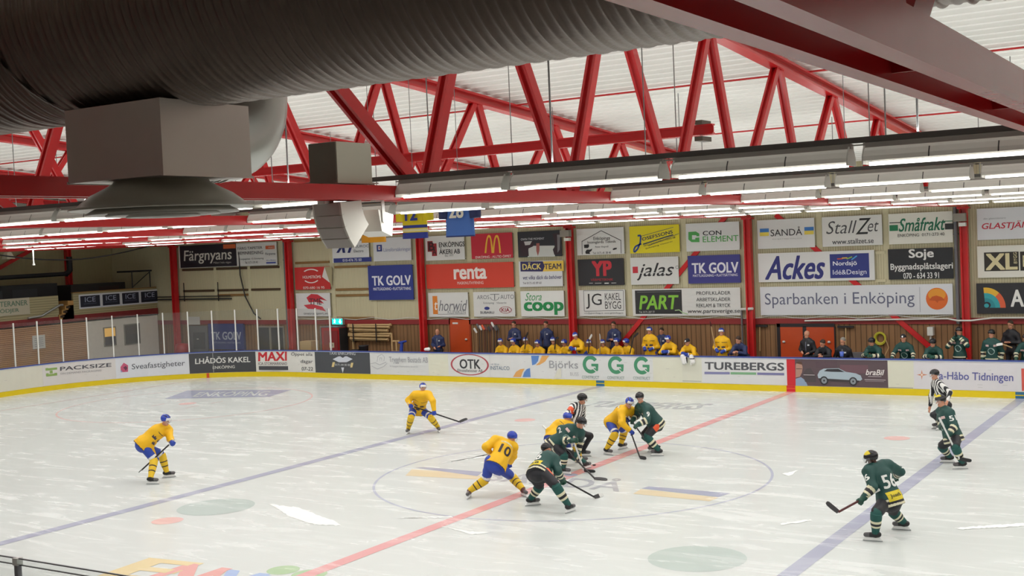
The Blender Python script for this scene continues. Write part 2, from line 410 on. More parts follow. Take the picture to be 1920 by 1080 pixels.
# ---- walls
b = MB(); b.box((-36.2, YW, 2.28), (32, YW+.2, 7.8), 'siding'); b.build('wall_far', kind='structure')
b = MB(); b.box((-36.2, YW+.002, -.05), (32, YW+.2, 2.08), 'planks'); b.build('wall_far_lower', kind='structure')
b = MB(); b.box((-36.2, YW-.05, 2.08), (32, YW+.1, 2.28), hexmat('8E2A2A')); b.build('trim_1', kind='structure')
b = MB(); b.box((-36.4, -30, -.05), (-36.2, YW+.2, 9.8), 'siding_end'); b.build('wall_end', kind='structure')
b = MB(); b.box((32, -30, -.05), (32.2, YW+.2, 9.8), 'siding_end'); b.build('wall_opposite_end', kind='structure')
b = MB(); b.box((-36.4, -30.2, -.05), (32.2, -30, 9.0), 'siding'); b.build('wall_stand', kind='structure')
# pale vertical joint covers between the wall panels
for i, x in enumerate((-28.9, -26.7, -21.65, -19.33, -14.27, -11.98, -7.0, -4.7, .38, 2.67)):
    b = MB(); b.box((x-.1, YW-.02, 2.28), (x+.1, YW, 7.6), mat('joint', 'CBC4A2', .5)); b.build('trim_%d' % (i+2), kind='structure')
# timber battens left bare between the panels
mat('batten', '8B6A3C', .6, var=.15); mat('batten_dark', '4E3B26', .6, var=.15)
for x0, x1, z, c, l in ((-31.1, -29.0, 4.72, 'batten_dark', 'first dark batten below the paint shop banner'), (-28.8, -26.8, 4.72, 'batten_dark', 'second dark batten below the paint shop banner'),
                     (-26.6, -24.8, 4.72, 'batten_dark', 'third dark batten below the paint shop banner'), (-31.1, -29.0, 3.70, 'batten_dark', 'first dark batten in the lower bare wall row'),
                     (-28.8, -26.8, 3.70, 'batten_dark', 'second dark batten in the lower bare wall row'), (-26.6, -24.8, 3.70, 'batten_dark', 'third dark batten in the lower bare wall row'),
                     (-28.8, -26.8, 3.47, 'batten', 'lone light batten low on the bare wall'), (-23.8, -21.8, 5.85, 'batten', 'light batten high beside the hanging speakers'),
                     (-23.8, -21.8, 4.86, 'batten', 'light batten above the red peeling banner'), (-21.5, -19.5, 4.62, 'batten', 'light batten under the white and blue electrician banner'),
                     (-21.5, -19.5, 3.62, 'batten', 'upper batten beside the big blue flooring banner'), (-21.5, -19.5, 3.36, 'batten', 'lower batten beside the big blue flooring banner'),
                     (-21.5, -19.4, 2.36, 'batten', 'bare batten above the red drinks cooler'), (2.3, 2.62, 4.5, 'joint', 'short batten above the gap beside the white and navy banner'),
                     (2.3, 2.62, 3.55, 'joint', 'short batten below the gap beside the white and navy banner')):
    b = MB(); b.box((x0, YW-.05, z-.05), (x1, YW-.001, z+.05), c); b.build('wall_batten', label=l+' on the beige wall', cat='batten', group='battens on the far wall', loc=((x0+x1)/2, YW, z))

# ---- roof
XT = [12.56, 5.23, -2.13, -9.41, -16.62, -24.0, -31.45]
def zroof(y): return 9.63-.078*abs(y+9)
b = MB(); prof = []
y = -30.
while y < 17.5:
    z = zroof(y); prof += [(y, z+.10), (y+.18, z+.10), (y+.23, z), (y+.40, z)]; y += .45
vs = [(x, yy, zz) for yy, zz in prof for x in (-36.3, 32.1)]
b.add(vs, [(2*i, 2*i+1, 2*i+3, 2*i+2) for i in range(len(prof)-1)], 'roof_sheet'); b.build('ceiling', kind='structure')

# ---- trusses
def ibeam(b, p, q, wd, h, t, m, up=(1, 0, 0)):
    """H section: two flanges facing along up, web between"""
    p, q, up = np.array(p, float), np.array(q, float), np.array(up, float)
    for s in (-1, 1): b.bar(p+up*s*(wd/2-t/2), q+up*s*(wd/2-t/2), h, t, m, up)
    b.bar(p, q, t, wd-2*t, m, up)
BOT = [-23.5, -19.7, -12.4, -8.9, -5.35, -2.35, 1.25, 5.36, 9.0, 12.6, 16.2]
TOP = [-21.6, -16.2, -11.0, -7.4, -3.62, -.08, 3.5, 7.3, 10.8, 14.4]
def zch(y): return zroof(y)-.17
WHICH = ['over the stands with the wide riveted lower beam', 'carrying the hanging speakers', 'third along from the big double beam', 'fourth along from the big double beam',
         'fifth along from the big double beam', 'sixth along from the big double beam', 'above the far goal end']
for X, wh in zip(XT, WHICH):
    t = empty('roof_truss', (X, 17.1, 0), 'red steel roof truss '+wh, 'roof truss', 'red roof trusses')
    P = lambda bb, n: bb.build(n, t, loc=None)
    def part(n, fn):
        bb = MB(); fn(bb); o = bb.build(n); o.parent = t; o.matrix_parent_inverse = Matrix.Translation((-X, -17.1, 0)); return o
    def chord(bb):
        bb.box((X-.15, -29.9, 5.9), (X-.07, 17.1, 6.06), 'red_steel'); bb.box((X+.07, -29.9, 5.9), (X+.15, 17.1, 6.06), 'red_steel')
        bb.box((X-.07, -29.9, 6.0), (X+.07, 17.1, 6.03), 'red_steel')
        for yy in np.arange(-27, 17, 1.9): bb.box((X-.07, yy, 5.93), (X+.07, yy+.012, 6.0), 'red_steel')
    part('bottom_chord', chord)
    part('top_chord', lambda bb: ibeam(bb, (X, -9, zch(-9)), (X, 17.3, zch(17.3)), .24, .26, .05, 'red_steel', (0, 0, 1)))
    part('top_chord', lambda bb: ibeam(bb, (X, -9, zch(-9)), (X, -29.9, zch(-29.9)), .24, .26, .05, 'red_steel', (0, 0, 1)))
    for i, yb in enumerate(BOT):
        for j in (i-1, i):
            if 0 <= j < len(TOP):
                e = .09 if TOP[j] > yb else -.09
                part('diagonal', lambda bb: ibeam(bb, (X, yb+e, 6.05), (X, TOP[j]-e, zch(TOP[j])-.1), .15, .15, .04, 'red_steel'))
    part('end_post', lambda bb: ibeam(bb, (X, 17.1, 6.0), (X, 17.1, zch(17.1)-.1), .18, .18, .04, 'red_steel'))
    # the wall column below it
    if X < 10:
        c = MB(); ibeam(c, (X, 17.1, -.05), (X, 17.1, 5.9), .24, .24, .05, 'red_steel')
        c.box((X-.18, 16.95, 5.83), (X+.18, 17.3, 5.9), 'red_steel')
        n = {5.23: 'between the bank banner and the glazier banner', -2.13: 'between the green banner group and the white flag banner', -9.41: 'beside the green shop banner behind the yellow bench',
             -16.62: 'beside the big blue flooring banner', -24.0: 'beside the grey downpipe and red peeling banner', -31.45: 'beside the dark paint shop banner'}[X]
        c.build('wall_column', loc=(X, 17.1, 0), label='red steel column '+n, cat='column', group='red columns along the banner wall')
for p, q, l in (((-7.55, 17.30, 1.2), (-3.0, 17.30, 6.0), 'running up behind the green workwear banner'), ((-1.15, 17.30, 5.95), (4.35, 17.30, 1.0), 'running down behind the bank banner')):
    c = MB(); ibeam(c, p, q, .07, .17, .02, 'red_steel', (0, 1, 0)); c.build('wall_brace', loc=((p[0]+q[0])/2, 17.30, 3), label='red diagonal wall brace '+l, cat='brace', group='red wall braces')
# long thin members running along the hall
c = MB(); ibeam(c, (-30, -4.05, 7.1), (5.45, -4.05, 7.2), .18, .12, .03, 'red_steel', (0, 0, 1)); c.box((5.15, -4.2, 7.0), (5.3, -3.8, 7.08), hexmat('5A5348')); c.box((5.15, -4.2, 7.29), (5.3, -3.8, 7.36), hexmat('5A5348'))
c.build('cable_beam', loc=(-12, -4.05, 7.15), label='long red beam running through the trusses with a free end', cat='beam')
for yy, z, l in ((1.6, zroof(1.6)-.06, 'upper'), (-6.0, zroof(-6)-.3, 'second'), (8.5, zroof(8.5)-.06, 'lower')):
    c = MB(); c.tube([(-35, yy, z), (31, yy, z)], .022, 'red_steel', 8); c.build('tie_rod', loc=(0, yy, z), label=l+' thin red tie rod just under the roof sheets', cat='tie rod', group='red tie rods')
# wall services
mat('grey_pipe', '6B6C70', .45); mat('white_plastic', 'D8D8D2', .4)
for x, z0, l in ((-24.32, 1.0, 'beside the red column and peeling banner'), (4.95, 2.1, 'beside the bank banner and red column')):
    c = MB(); c.tube([(x, 17.2, z0), (x, 17.2, 5.9)], .065, 'grey_pipe', 12)
    for z in (2.2, 5.0): c.tube([(x, 17.2, z), (x, 17.2, z+.05)], .09, 'grey_pipe', 12)
    c.build('downpipe', loc=(x, 17.2, z0), label='grey plastic downpipe '+l, cat='pipe', group='grey downpipes')
c = MB(); c.tube([(-2.52, 17.22, 1.0), (-2.52, 17.22, 2.65)], .035, 'grey_pipe', 10); c.tube([(-2.52, 17.2, 2.62), (-2.0, 16.95, 2.66)], .05, 'white_plastic', 10); c.build('vent_pipe', loc=(-2.72, 17.2, 1), label='short grey pipe with white elbow beside the workwear banner', cat='pipe')
c = MB(); pts = [(-27.2, 17.25, 5.5), (-27.15, 17.2, 4.4), (-26.9, 17.2, 3.4), (-26.4, 17.2, 2.6), (-26.0, 17.2, 2.35)]; c.tube(pts, .03, mat('rubber', '2A2A2B', .6), 8); c.build('wall_cable', loc=(-27, 17.2, 4), label='dark cable drooping across the paint shop banner', cat='cable')
c = MB(); c.tube([(-24+.45*i, 17.27, 2.33+.05*math.sin(i*1.4)) for i in range(65)], .014, 'white_plastic', 6); c.build('wall_wire', loc=(-10, 17.27, 2.3), label='thin pale wire sagging along the red rail above the planks', cat='cable')
c = MB(); c.tube([(-.2, 17.22, 2.2), (4.6, 17.22, 2.26), (5.0, 16.9, 2.22), (5.4, 16.9, 2.22), (6, 17.2, 2.28), (12, 17.2, 2.3)], .03, 'white_plastic', 8); c.build('water_pipe', loc=(2, 17.2, 2.2), label='white water pipe above the green team bench', cat='pipe')
for x, y, z, sx, l in ((-9.35, 16.9, 5.62, .3, 'photo banner and barn banner'), (5.25, 16.9, 5.55, .3, 'freight banner and glazier banner')):
    c = MB(); c.box((x-sx, y-.12, z-.12), (x+sx*.3, y+.1, z+.14), mat('grey_box', '8F8A80', .5)); c.box((x-.12, y-.14, z-.28), (x+.1, y+.02, z-.16), 'white_plastic'); c.build('junction_box', loc=(x, y, z), label='grey electrical box on the column between the '+l, cat='electrical box', group='electrical boxes on the columns')

# ================================================================ LAMPS
mat('hood_seam', '4A4644', .5); mat('hood', 'EAE7E0', .35, .0, var=.05); mat('hood_dark', 'A39E98', .45, .0); mat('hood_end', 'C9C6BF', .4, var=.03)
mat('tube_light', 'FFFDF6', .4, var=0, emit=TUBE_GLOW); mat('rail_dark', '5E5A57', .5, var=.05); mat('galv_rod', '8A8B8A', .4, .6)
MATS['tube_light'].cycles.emission_sampling = 'NONE'
ROWS = [-13.0, -7.8, -2.6, 2.6, 7.8, 13.0]
HL, ZL = .85, 5.93
lamp_data = bpy.data.lights.new('tube_lamp', 'AREA'); lamp_data.shape = 'RECTANGLE'; lamp_data.size = 1.6; lamp_data.size_y = .05; lamp_data.energy = LAMP_W; lamp_data.color = (1, 1, .985); lamp_data.spread = math.radians(168)
up_data = bpy.data.lights.new('added_uplight', 'AREA'); up_data.shape = 'RECTANGLE'; up_data.size = 1.5; up_data.size_y = .08; up_data.energy = UP_W; up_data.color = (1, 1, .985)  # added upward light over every other lamp, put in to brighten the roof
def mesh_only(b, name):
    o = b.build(name); me = o.data; bpy.data.objects.remove(o); return me
b = MB()
for x0, x1 in ((-HL, HL),):
    for s in (-1, 1):
        prof = [(.135*s, .03), (.125*s, .07), (.095*s, .12), (.065*s, .145)]
        vs = [(x, yy, zz) for yy, zz in prof for x in (x0, x1)]
        b.add(vs, [(2*i, 2*i+1, 2*i+3, 2*i+2) for i in range(3)], 'hood')
for sx in (-HL/3, HL/3):
    for s in (-1, 1):
        prof = [(.137*s, .03), (.127*s, .07), (.097*s, .122)]; vs = [(x, yy, zz) for yy, zz in prof for x in (sx-.006, sx+.006)]; b.add(vs, [(2*i, 2*i+1, 2*i+3, 2*i+2) for i in range(2)], 'hood_seam')
b.box((-HL, -.06, .142), (HL, .06, .15), 'hood'); me_hood = mesh_only(b, 'reflector_hood')
b = MB(); b.box((-HL-.02, -.045, .15), (HL+.02, .045, .195), 'hood_dark'); b.box((-HL-.1, -.02, .175), (HL+.1, .02, .187), 'hood_end'); me_house = mesh_only(b, 'lamp_housing')
b = MB()
b.tube([(-HL+.02, 0, .006), (HL-.02, 0, .006)], .018, 'tube_light', 10)
me_tube = mesh_only(b, 'tube')
mes_end = []
for s in (-1, 1):
    b = MB(); x = s*HL; x2 = x+s*.012
    pf = [(-.135, .0), (.135, .0), (.125, .07), (.095, .12), (.06, .17), (-.06, .17), (-.095, .12), (-.125, .07)]
    n = len(pf); vs = [(xx, yy, zz) for xx in (x, x2) for yy, zz in pf]
    b.add(vs, [tuple(range(n)), tuple(range(n, 2*n))]+[(i, (i+1) % n, n+(i+1) % n, n+i) for i in range(n)], 'hood_end'); mes_end.append(mesh_only(b, 'end_plate'))
ORD = 'first second third fourth fifth sixth seventh eighth ninth tenth eleventh twelfth thirteenth fourteenth fifteenth sixteenth seventeenth eighteenth nineteenth twentieth'.split()
ORD += ['twenty-'+o for o in ORD[:9]]
ROWN = ['row beside the big round duct', 'second row from the big duct', 'third row from the big duct', 'fourth row from the big duct', 'second row from the banner wall', 'row along the banner wall']
stand_fill_data = lamp_data.copy(); stand_fill_data.energy = 9  # weaker light for the fill lamps added over the stands
def lamp(x, y, label, me_rod, z=ZL, sc=1.):
    t = empty('ceiling_lamp', (x, y, z), label, 'ceiling lamp', 'tube lamps over the ice'); t.scale = (sc, 1, 1)
    for n, me in [q for q in (('reflector_hood', me_hood), ('lamp_housing', me_house), ('tube', me_tube), ('end_plate', mes_end[0]), ('end_plate', mes_end[1]), ('hanger_rod', me_rod)) if q[1]]:
        o = bpy.data.objects.new(n, me); COL.objects.link(o); o.parent = t
    l = bpy.data.objects.new('tube_lamp', lamp_data if z == ZL else stand_fill_data); COL.objects.link(l); l.parent = t; l.location = (0, 0, -.02)
    if me_rod is not None: l = bpy.data.objects.new('added_uplight', up_data); COL.objects.link(l); l.parent = t; l.location = (0, 0, .26); l.rotation_euler = (PI, 0, 0)
for r, y in enumerate(ROWS):
    h = zroof(y)-ZL
    b = MB(); b.tube([(-.4+.2*(r % 3), 0, .2), (-.4+.2*(r % 3), 0, h)], .010, 'galv_rod', 6); me_rod = mesh_only(b, 'hanger_rod')
    xs = []
    for X in XT:
        for k in (.86, 2.52, 4.37, 6.22): xs.append(X+k)
    xs = sorted(x for x in xs if -29.5 < x < 21) + [20.3+1.83*k for k in range(4)]
    seen = [x for x in xs if 0 <= project((x, y, ZL))[0] <= 1920 and project((x, y, ZL))[2] > 0]
    for x in xs:
        lab = ('%s tube lamp in the %s, from the dark end' % (ORD[seen.index(x)], ROWN[r])) if x in seen else 'white tube lamp above the ice beyond the big double beam'
        lamp(x, y, lab, me_rod if xs.index(x) % 2 == r % 2 else None, ZL, .82 if any(abs(x-X-.86) < .01 for X in XT) else 1.)
    b = MB(); b.box((-30.5, -.03, .2), (27, .03, .25), 'rail_dark'); o = b.build('lamp_rail', label='long dark lamp rail carrying the '+ROWN[r]+' of tubes', cat='lamp rail', group='lamp rails over the ice'); o.location = (0, y, ZL)

# the stands under and behind the camera, with unseen lamps added to brighten duct and beams
b = MB()
for k in range(11): b.box((-20, -17.2-1.2*k, -.05), (30, -16-1.2*k, 1.2+.37*k), 'stand_concrete')
b.build('floor_stands', kind='structure')
for k in range(9): lamp(-7+3.8*k, -24.6, 'white tube lamp above the stands behind the camera', None, 7.4)
# ================================================================ DUCT and its outlet
YD, ZD, RD = -17.6, 7.27, .80
mat('duct_metal', '7E726A', .36, .75, var=.18, scale=5, bump=.12, bscale=40); mat('sheet_metal', 'C4BBB5', .35, .6, var=.08, scale=2); mat('galv', 'C4C4C0', .32, .6, var=.06)
b = MB(); nx, nt = 1150, 90; xs = np.linspace(4.0, 15.5, nx); th = np.arange(nt)*2*PI/nt
ph = (xs[:, None]/.150+th[None, :]/(2*PI)) % 1.
rr = RD+.016*np.exp(-((ph-.5)/.09)**2)+.009*np.exp(-((ph-.0)/.09)**2)+.009*np.exp(-((ph-1.)/.09)**2)
V = np.stack([np.repeat(xs[:, None], nt, 1), YD+rr*np.cos(th), ZD+rr*np.sin(th)], -1).reshape(-1, 3)
fs = [(i*nt+j, (i+1)*nt+j, (i+1)*nt+(j+1) % nt, i*nt+(j+1) % nt) for i in range(nx-1) for j in range(nt)]
b.add(V, fs, 'duct_metal', True); b.build('air_duct', loc=(10, YD, ZD), label='huge dark spiral duct hanging across the hall', cat='duct')
# strap laid over the duct
b = MB(); pts = []
for i in range(9):
    t = math.radians(197+(262-197)*i/8); pts.append((6.02-.32*(1-i/8), YD+(RD+.02)*math.cos(t), ZD+(RD+.02)*math.sin(t)))
for p, q in zip(pts, pts[1:]): b.bar(p, q, .035, .006, mat('strap', '6A5A50', .5, .4))
b.build('duct_strap', loc=pts[0], label='thin metal strap on the duct beside the square box', cat='strap')
t = empty('air_outlet', (6.58, -17.56, 6.0), 'square metal box with round grey diffuser below the big duct', 'air outlet')
def tp(b, n, loc=(6.58, -17.56, 6.0)):
    o = b.build(n); o.parent = t; o.matrix_parent_inverse = Matrix.Translation([-k for k in loc]); return o
b = MB(); b.box((6.07, -18.0, 5.95), (7.09, -17.13, 6.49), 'sheet_metal')
for xx in (6.07, 7.09): b.box((xx-.008, -18.008, 5.945), (xx+.008, -17.122, 5.962), 'sheet_metal')
tp(b, 'plenum_box')
b = MB(); b.frustum((6.58, -17.5, 6.47), .8, .5, (6.58, -17.5, 6.9), .8, .5, 'duct_metal'); tp(b, 'saddle_collar')
mat('diffuser', 'B4B0A2', .3, var=.04)
b = MB(); b.lathe([(.34, 5.96), (.36, 5.93), (.42, 5.895), (.52, 5.845), (.58, 5.80), (.62, 5.765), (.665, 5.752), (.68, 5.745), (.68, 5.737), (.66, 5.733), (.55, 5.77), (.45, 5.80)], (6.58, -17.56, 0), 'diffuser', 64); tp(b, 'diffuser_cone')
for r0, dz in ((.54, 0), (.40, -.012), (.25, -.024)):
    b = MB(); b.lathe([(r0-.07, 5.76+dz), (r0, 5.722+dz), (r0+.02, 5.712+dz), (r0+.02, 5.700+dz), (r0-.02, 5.704+dz), (r0-.10, 5.755+dz)], (6.58, -17.56, 0), 'hood_end', 56); tp(b, 'diffuser_ring')
b = MB(); R_ = .27; c0 = np.array([6.58, -16.95, 6.22]); rb = .42; pts = []; pts.append((6.58, -17.15, 6.22))
for i in range(15):
    a = PI/2*i/14; pts.append((6.58, -16.95+rb*math.sin(a), 6.22+rb*(1-math.cos(a))))
pts += [(6.58, -16.53, 7.2)]
b.tube(pts, R_, 'galv', 32); 
for k in (0.3, .6, .9): b.tube([(6.58, -17.15+.2*k, 6.22), (6.58, -17.14+.2*k, 6.22)], R_+.008, 'galv', 32)
tp(b, 'elbow_pipe')

# ================================================================ SPEAKERS on the truss
mat('speaker_white', 'F0ECE2', .4, var=.03); mat('grille_grey', 'C2BAB4', .6, var=.06, bump=.1, bscale=200); mat('beige', 'C9C3B2', .45, var=.03); mat('olive_grey', '6F6A5E', .5)
b = MB(); b.box((4.93, -14.0, 6.08), (5.30, -13.42, 6.52), 'beige'); b.box((4.92, -14.01, 6.085), (5.29, -13.995, 6.515), 'olive_grey'); b.build('loudspeaker', loc=(5.1, -13.7, 6.08), label='beige boxy loudspeaker standing on the red beam', cat='speaker')
t = empty('line_array_speaker', (5.06, -13.9, 5.9), 'curved hanging column of four grey-fronted white speakers', 'speaker')
yy, zz, ang = -13.93, 5.875, 0.13
for k in range(4):
    b = MB(); a = ang+.19*k; c, s_ = math.cos(a), math.sin(a)
    hh, dd, hw = .132, .36, .20
    q = [(-hw, 0, 0), (hw, 0, 0), (hw*.97, dd, -.02), (-hw*.97, dd, -.02), (-hw, 0, -hh), (hw, 0, -hh), (hw*.97, dd, -hh+.02), (-hw*.97, dd, -hh+.02)]
    vs = []
    for x, y, z in q:
        vs.append((5.06+x, yy+y*c-z*s_*-1*0+(-z)*s_, zz+z*c+y*s_))
    b.add(vs, [(0, 1, 2, 3), (7, 6, 5, 4), (0, 4, 5, 1), (1, 5, 6, 2), (2, 6, 7, 3), (3, 7, 4, 0)], 'speaker_white')
    f = np.array(vs); n = np.array([0, -c, -s_])
    g = [f[0]*.93+f[1]*.07, f[1]*.93+f[0]*.07, f[5]*.93+f[4]*.07, f[4]*.93+f[5]*.07]
    m_ = sum(g)/4; g = [m_+(p-m_)*np.array([1, .93, .93])+n*.006 for p in g]
    b.add(g, [(0, 3, 2, 1)], 'grille_grey')
    o = b.build('speaker_cabinet'); o.parent = t; o.matrix_parent_inverse = Matrix.Translation((-5.06, 13.9, -5.9))
    zz -= hh*c+.004; yy += hh*s_
b = MB(); b.box((5.0, -14.0, 5.87), (5.1, -13.85, 5.92), 'white_plastic'); o = b.build('hanging_bracket'); o.parent = t; o.matrix_parent_inverse = Matrix.Translation((-5.06, 13.9, -5.9))
t = empty('wall_speaker', (5.2, -13.2, 5.7), 'white wedge speaker tilted down on a bracket behind the speaker column', 'speaker')
b = MB(); P8 = [np.array((5.13, -13.34, 5.80)), np.array((5.13, -13.07, 5.74)), np.array((5.13, -13.11, 5.50)), np.array((5.13, -13.29, 5.56))]
dx = np.array((.0, 0, 0)); L8 = [p+np.array((-.17, 0, 0)) for p in P8]; R8 = [p+np.array((.17, 0, 0)) for p in P8]
b.add(L8+R8, [(0, 1, 2, 3), (7, 6, 5, 4), (0, 4, 5, 1), (1, 5, 6, 2), (2, 6, 7, 3), (3, 7, 4, 0)], 'speaker_white'); o = b.build('cabinet'); o.parent = t; o.matrix_parent_inverse = Matrix.Translation((-5.2, 13.2, -5.7))
b = MB(); b.bar((5.31, -13.27, 5.9), (5.31, -13.26, 5.66), .05, .01, 'white_plastic', (1, 0, 0)); b.bar((5.31, -13.27, 5.9), (5.0, -13.27, 5.9), .05, .01, 'white_plastic'); o = b.build('bracket'); o.parent = t; o.matrix_parent_inverse = Matrix.Translation((-5.2, 13.2, -5.7))

# ---- jerseys hanging from the roof
def hung_jersey(x, z0, y, wd, h, body, bands, num, ncol, sleeve, label, tilt=0):
    b = MB(); n = 14
    def ring(z, w_, d): return [(x+w_/2*math.copysign(abs(math.cos(t))**.6, math.cos(t)), y+d*math.sin(t)+.012*math.sin(5*t), z) for t in np.arange(n)*2*PI/n]
    zs = sorted(set([0, .02]+[q for bb in bands for q in bb[:2]]+[.3, .5, .75, .9, 1.]))
    rings = [ring(z0+h*q, wd*(1.04-.1*q), .06+.03*(1-q)) for q in zs]
    for i in range(len(zs)-1):
        mid = (zs[i]+zs[i+1])/2; c = body
        for lo, hi, cc in bands:
            if lo <= mid < hi: c = cc
        b.add(rings[i]+rings[i+1], [(j, (j+1) % n, n+(j+1) % n, n+j) for j in range(n)], hexmat(c), True)
    b.add(rings[-1], [tuple(range(n))], hexmat(body))
    for s in (-1, 1):
        b.tube([(x+s*wd*.42, y, z0+h*.9), (x+s*wd*.56, y, z0+h*.62), (x+s*wd*.58, y, z0+h*.4)], [.13, .12, .11], hexmat(sleeve), 10)
    class S:
        def at(q, a, bb, off): return (a, y-.115-off, bb)
    if num: b.text(S(), num, (x-wd*.27, z0+h*.41), (x+wd*.27, z0+h*.41), (x-wd*.27, z0+h*.74), hexmat(ncol), .002, .04)
    b.tube([(x, y, z0+h), (x, y, zroof(y))], .006, 'galv_rod', 6)
    b.build('hanging_jersey', loc=(x, y, z0), label=label, cat='jersey', group='retired jerseys under the roof')
hung_jersey(-.40, 5.53, -5, .56, .84, 'E8D21C', [(0, .14, '2F3F9C'), (.16, .22, 'E8E2B0'), (.24, .31, '2F3F9C')], '12', '2C3A8E', 'E8D21C', 'yellow hanging jersey numbered twelve with blue hem bands')
hung_jersey(.66, 5.52, -5, .62, .86, '4C78C8', [(0, .03, '2B3A78')], '28', 'E9E4D6', '27315F', 'blue hanging jersey numbered twenty-eight with navy sides')
hung_jersey(-1.43, 5.49, -5, .56, .84, 'E6A21C', [(.18, .22, '4A2A2A'), (.22, .36, 'D8A05A'), (.36, .42, '2E2745')], '', '', 'E6A21C', 'orange hanging jersey with dark stripes behind the white speakers')
# ================================================================ BANNERS on the far wall
def banner(x0, x1, z0, z1, c, label, draw, name='wall_banner', wrinkle=True):
    b = MB(); cx, cz = (x0+x1)/2, (z0+z1)/2
    mat('cloth_'+c, c, .5, var=.03, scale=1.2, bump=.35 if wrinkle else .05, bscale=2.5)
    b.box((x0, WALL.y-.035, z0), (x1, WALL.y-.012, z1), 'cloth_'+c)
    if draw: draw(Pr(WALL, b, .0365), b)
    for ex in (x0+.04, x1-.04):
        for ez in (z0+.04, z1-.04): b.box((ex-.015, WALL.y-.012, ez-.015), (ex+.015, YW, ez+.015), 'grey_pipe')
    b.build(name, loc=(cx, YW, cz), label=label, cat='banner', group='advertising banners on the far wall')
WH = 'DADBD8'
R0, R1, R2 = (4.76, 5.78), (3.58, 4.60), (2.40, 3.41)

def d(p, b):
    p.R(338, 458.5, 444, 500.5, '26222C'); p.R(419, 458, 442, 466, 'D2683A'); p.T('Färgnyans', 345, 468, 435, 494, 'DCDAD2', .012, .1); p.T('Måleri hela vägen', 401, 490, 434, 495, 'B9B6B0')
    p.T('FÄRG TAPETER', 446, 461.5, 492.5, 467.5, '4C4C50', .008); p.T('HEMINREDNING', 446.5, 471, 494, 477, '4C4C50', .008); p.T('Kungsgatan 12 Enköping', 448.5, 483.5, 495, 487.5, '55555A'); p.T('Tel. 0171-370 40', 460, 490, 484, 494, '55555A')
    p.R(498.5, 460.5, 515.5, 467, 'C9603A'); p.T('FÄRG', 504, 462, 514, 465.5, 'E8D8C8'); p.T('Färgtema', 498.5, 473.5, 517, 479, '4A5060'); p.T('Alcro-Beckers', 500, 486.5, 518, 489, '4A5A9A'); p.R(500, 491, 518, 494, '5060A8')
banner(-31.19, -24.81, 4.81, 5.87, WH, 'wide white and black paint shop banner reading Färgnyans', d)
def d(p, b):
    p.T('HOLMSTRÖMS', 568, 515.5, 602, 522, 'E8DAD6', .02); p.O(584, 516, 18, 12, 3, 'E8DAD6', 40, 140); p.O(584, 518, 17, 13, 2.5, 'E8DAD6', 220, 320); p.T('070-680 16 95', 569, 537, 609, 541.5, 'E8DAD6', .01)
    p.P([(609, 500.5), (623, 500), (623, 541)], 'A59C78'); p.P([(609, 500.5), (619, 530), (604.5, 519)], 'D8D6D0')
banner(-23.78, -21.72, 3.65, 4.66, 'C22E2C', 'red banner with one corner peeling off the wall', d)
def d(p, b):
    p.P([(575, 558), (584, 551), (596, 552), (614, 564), (600, 561), (608, 569), (590, 566), (580, 567)], 'C83440'); p.P([(570, 572), (585, 570), (605, 575), (612, 584), (596, 580), (578, 579)], 'CF4450'); p.T('TME', 580.5, 559.5, 604, 571, '54303A', .01, .1); p.T('tmetransport.se', 570, 586, 615, 591, '40404A')
banner(-23.78, -21.77, 2.45, 3.49, 'DCDCDC', 'white banner with a red brush scribble behind the rink glass', d)
def d(p, b):
    p.R(626, 483.2, 697, 491.5, '2E3A86'); p.T('010-476 75 00', 643, 485, 678.5, 490, 'DDE0EA', .01); p.P([(631, 474), (641, 458), (646, 458), (636, 474)], '26306E'); p.P([(643, 474), (641, 462), (646, 462), (648, 474)], '26306E'); p.P([(652, 474), (656, 462), (661, 462), (657, 474)], '26306E'); p.T('EUROC', 667, 459, 692, 464, '6A6E78'); p.T('Electro', 664, 468, 682, 473, '50545E')
banner(-21.51, -19.45, 4.81, 5.73, 'DEE0E2', 'white and blue electrician banner half hidden by the hanging speakers', d)
def d(p, b):
    p.R(706.7, 459, 716.7, 471.5, '3A4488'); p.R(709.5, 461.5, 713.5, 468.5, 'D8DAE4'); p.R(710.7, 463.5, 712.7, 466.5, 'B84050'); p.T('Länsförsäkringar', 719.5, 464, 771, 473, '8B93B8', .003)
banner(-19.20, -17.17, 4.81, 5.81, 'D9DBDE', 'white insurance banner with a small blue square emblem', d)
def d(p, b): p.T('TK GOLV', 698, 516.5, 771, 535, 'E4E6EE', .035); p.T('MATTLÄGGNING • PLATTSÄTTNING', 700.5, 537.5, 771, 544, 'DDE0EA', .02)
banner(-19.56, -17.15, 3.14, 4.63, '2B3987', 'largest deep blue flooring banner reading TK GOLV', d)
def d(p, b):
    p.R(802, 452, 812, 472, '8A2A30'); p.R(810, 456.5, 819.5, 480, '9E2C32'); p.T('B', 804, 454, 815, 470, '3A1A1E', .03); p.T('Å', 811, 462, 819, 478, '3A1A1E', .02); p.T('ENKÖPINGS', 823.4, 451.5, 871.5, 463, '1E1E22', .02); p.T('ÅKERI AB', 824, 464.5, 863, 476, '1E1E22', .02); p.T('Est. 1977', 835, 477, 851, 481, '55555A')
banner(-16.42, -14.44, *R0, WH, 'white haulage banner with dark red letters emblem beside the hanging jerseys', d)
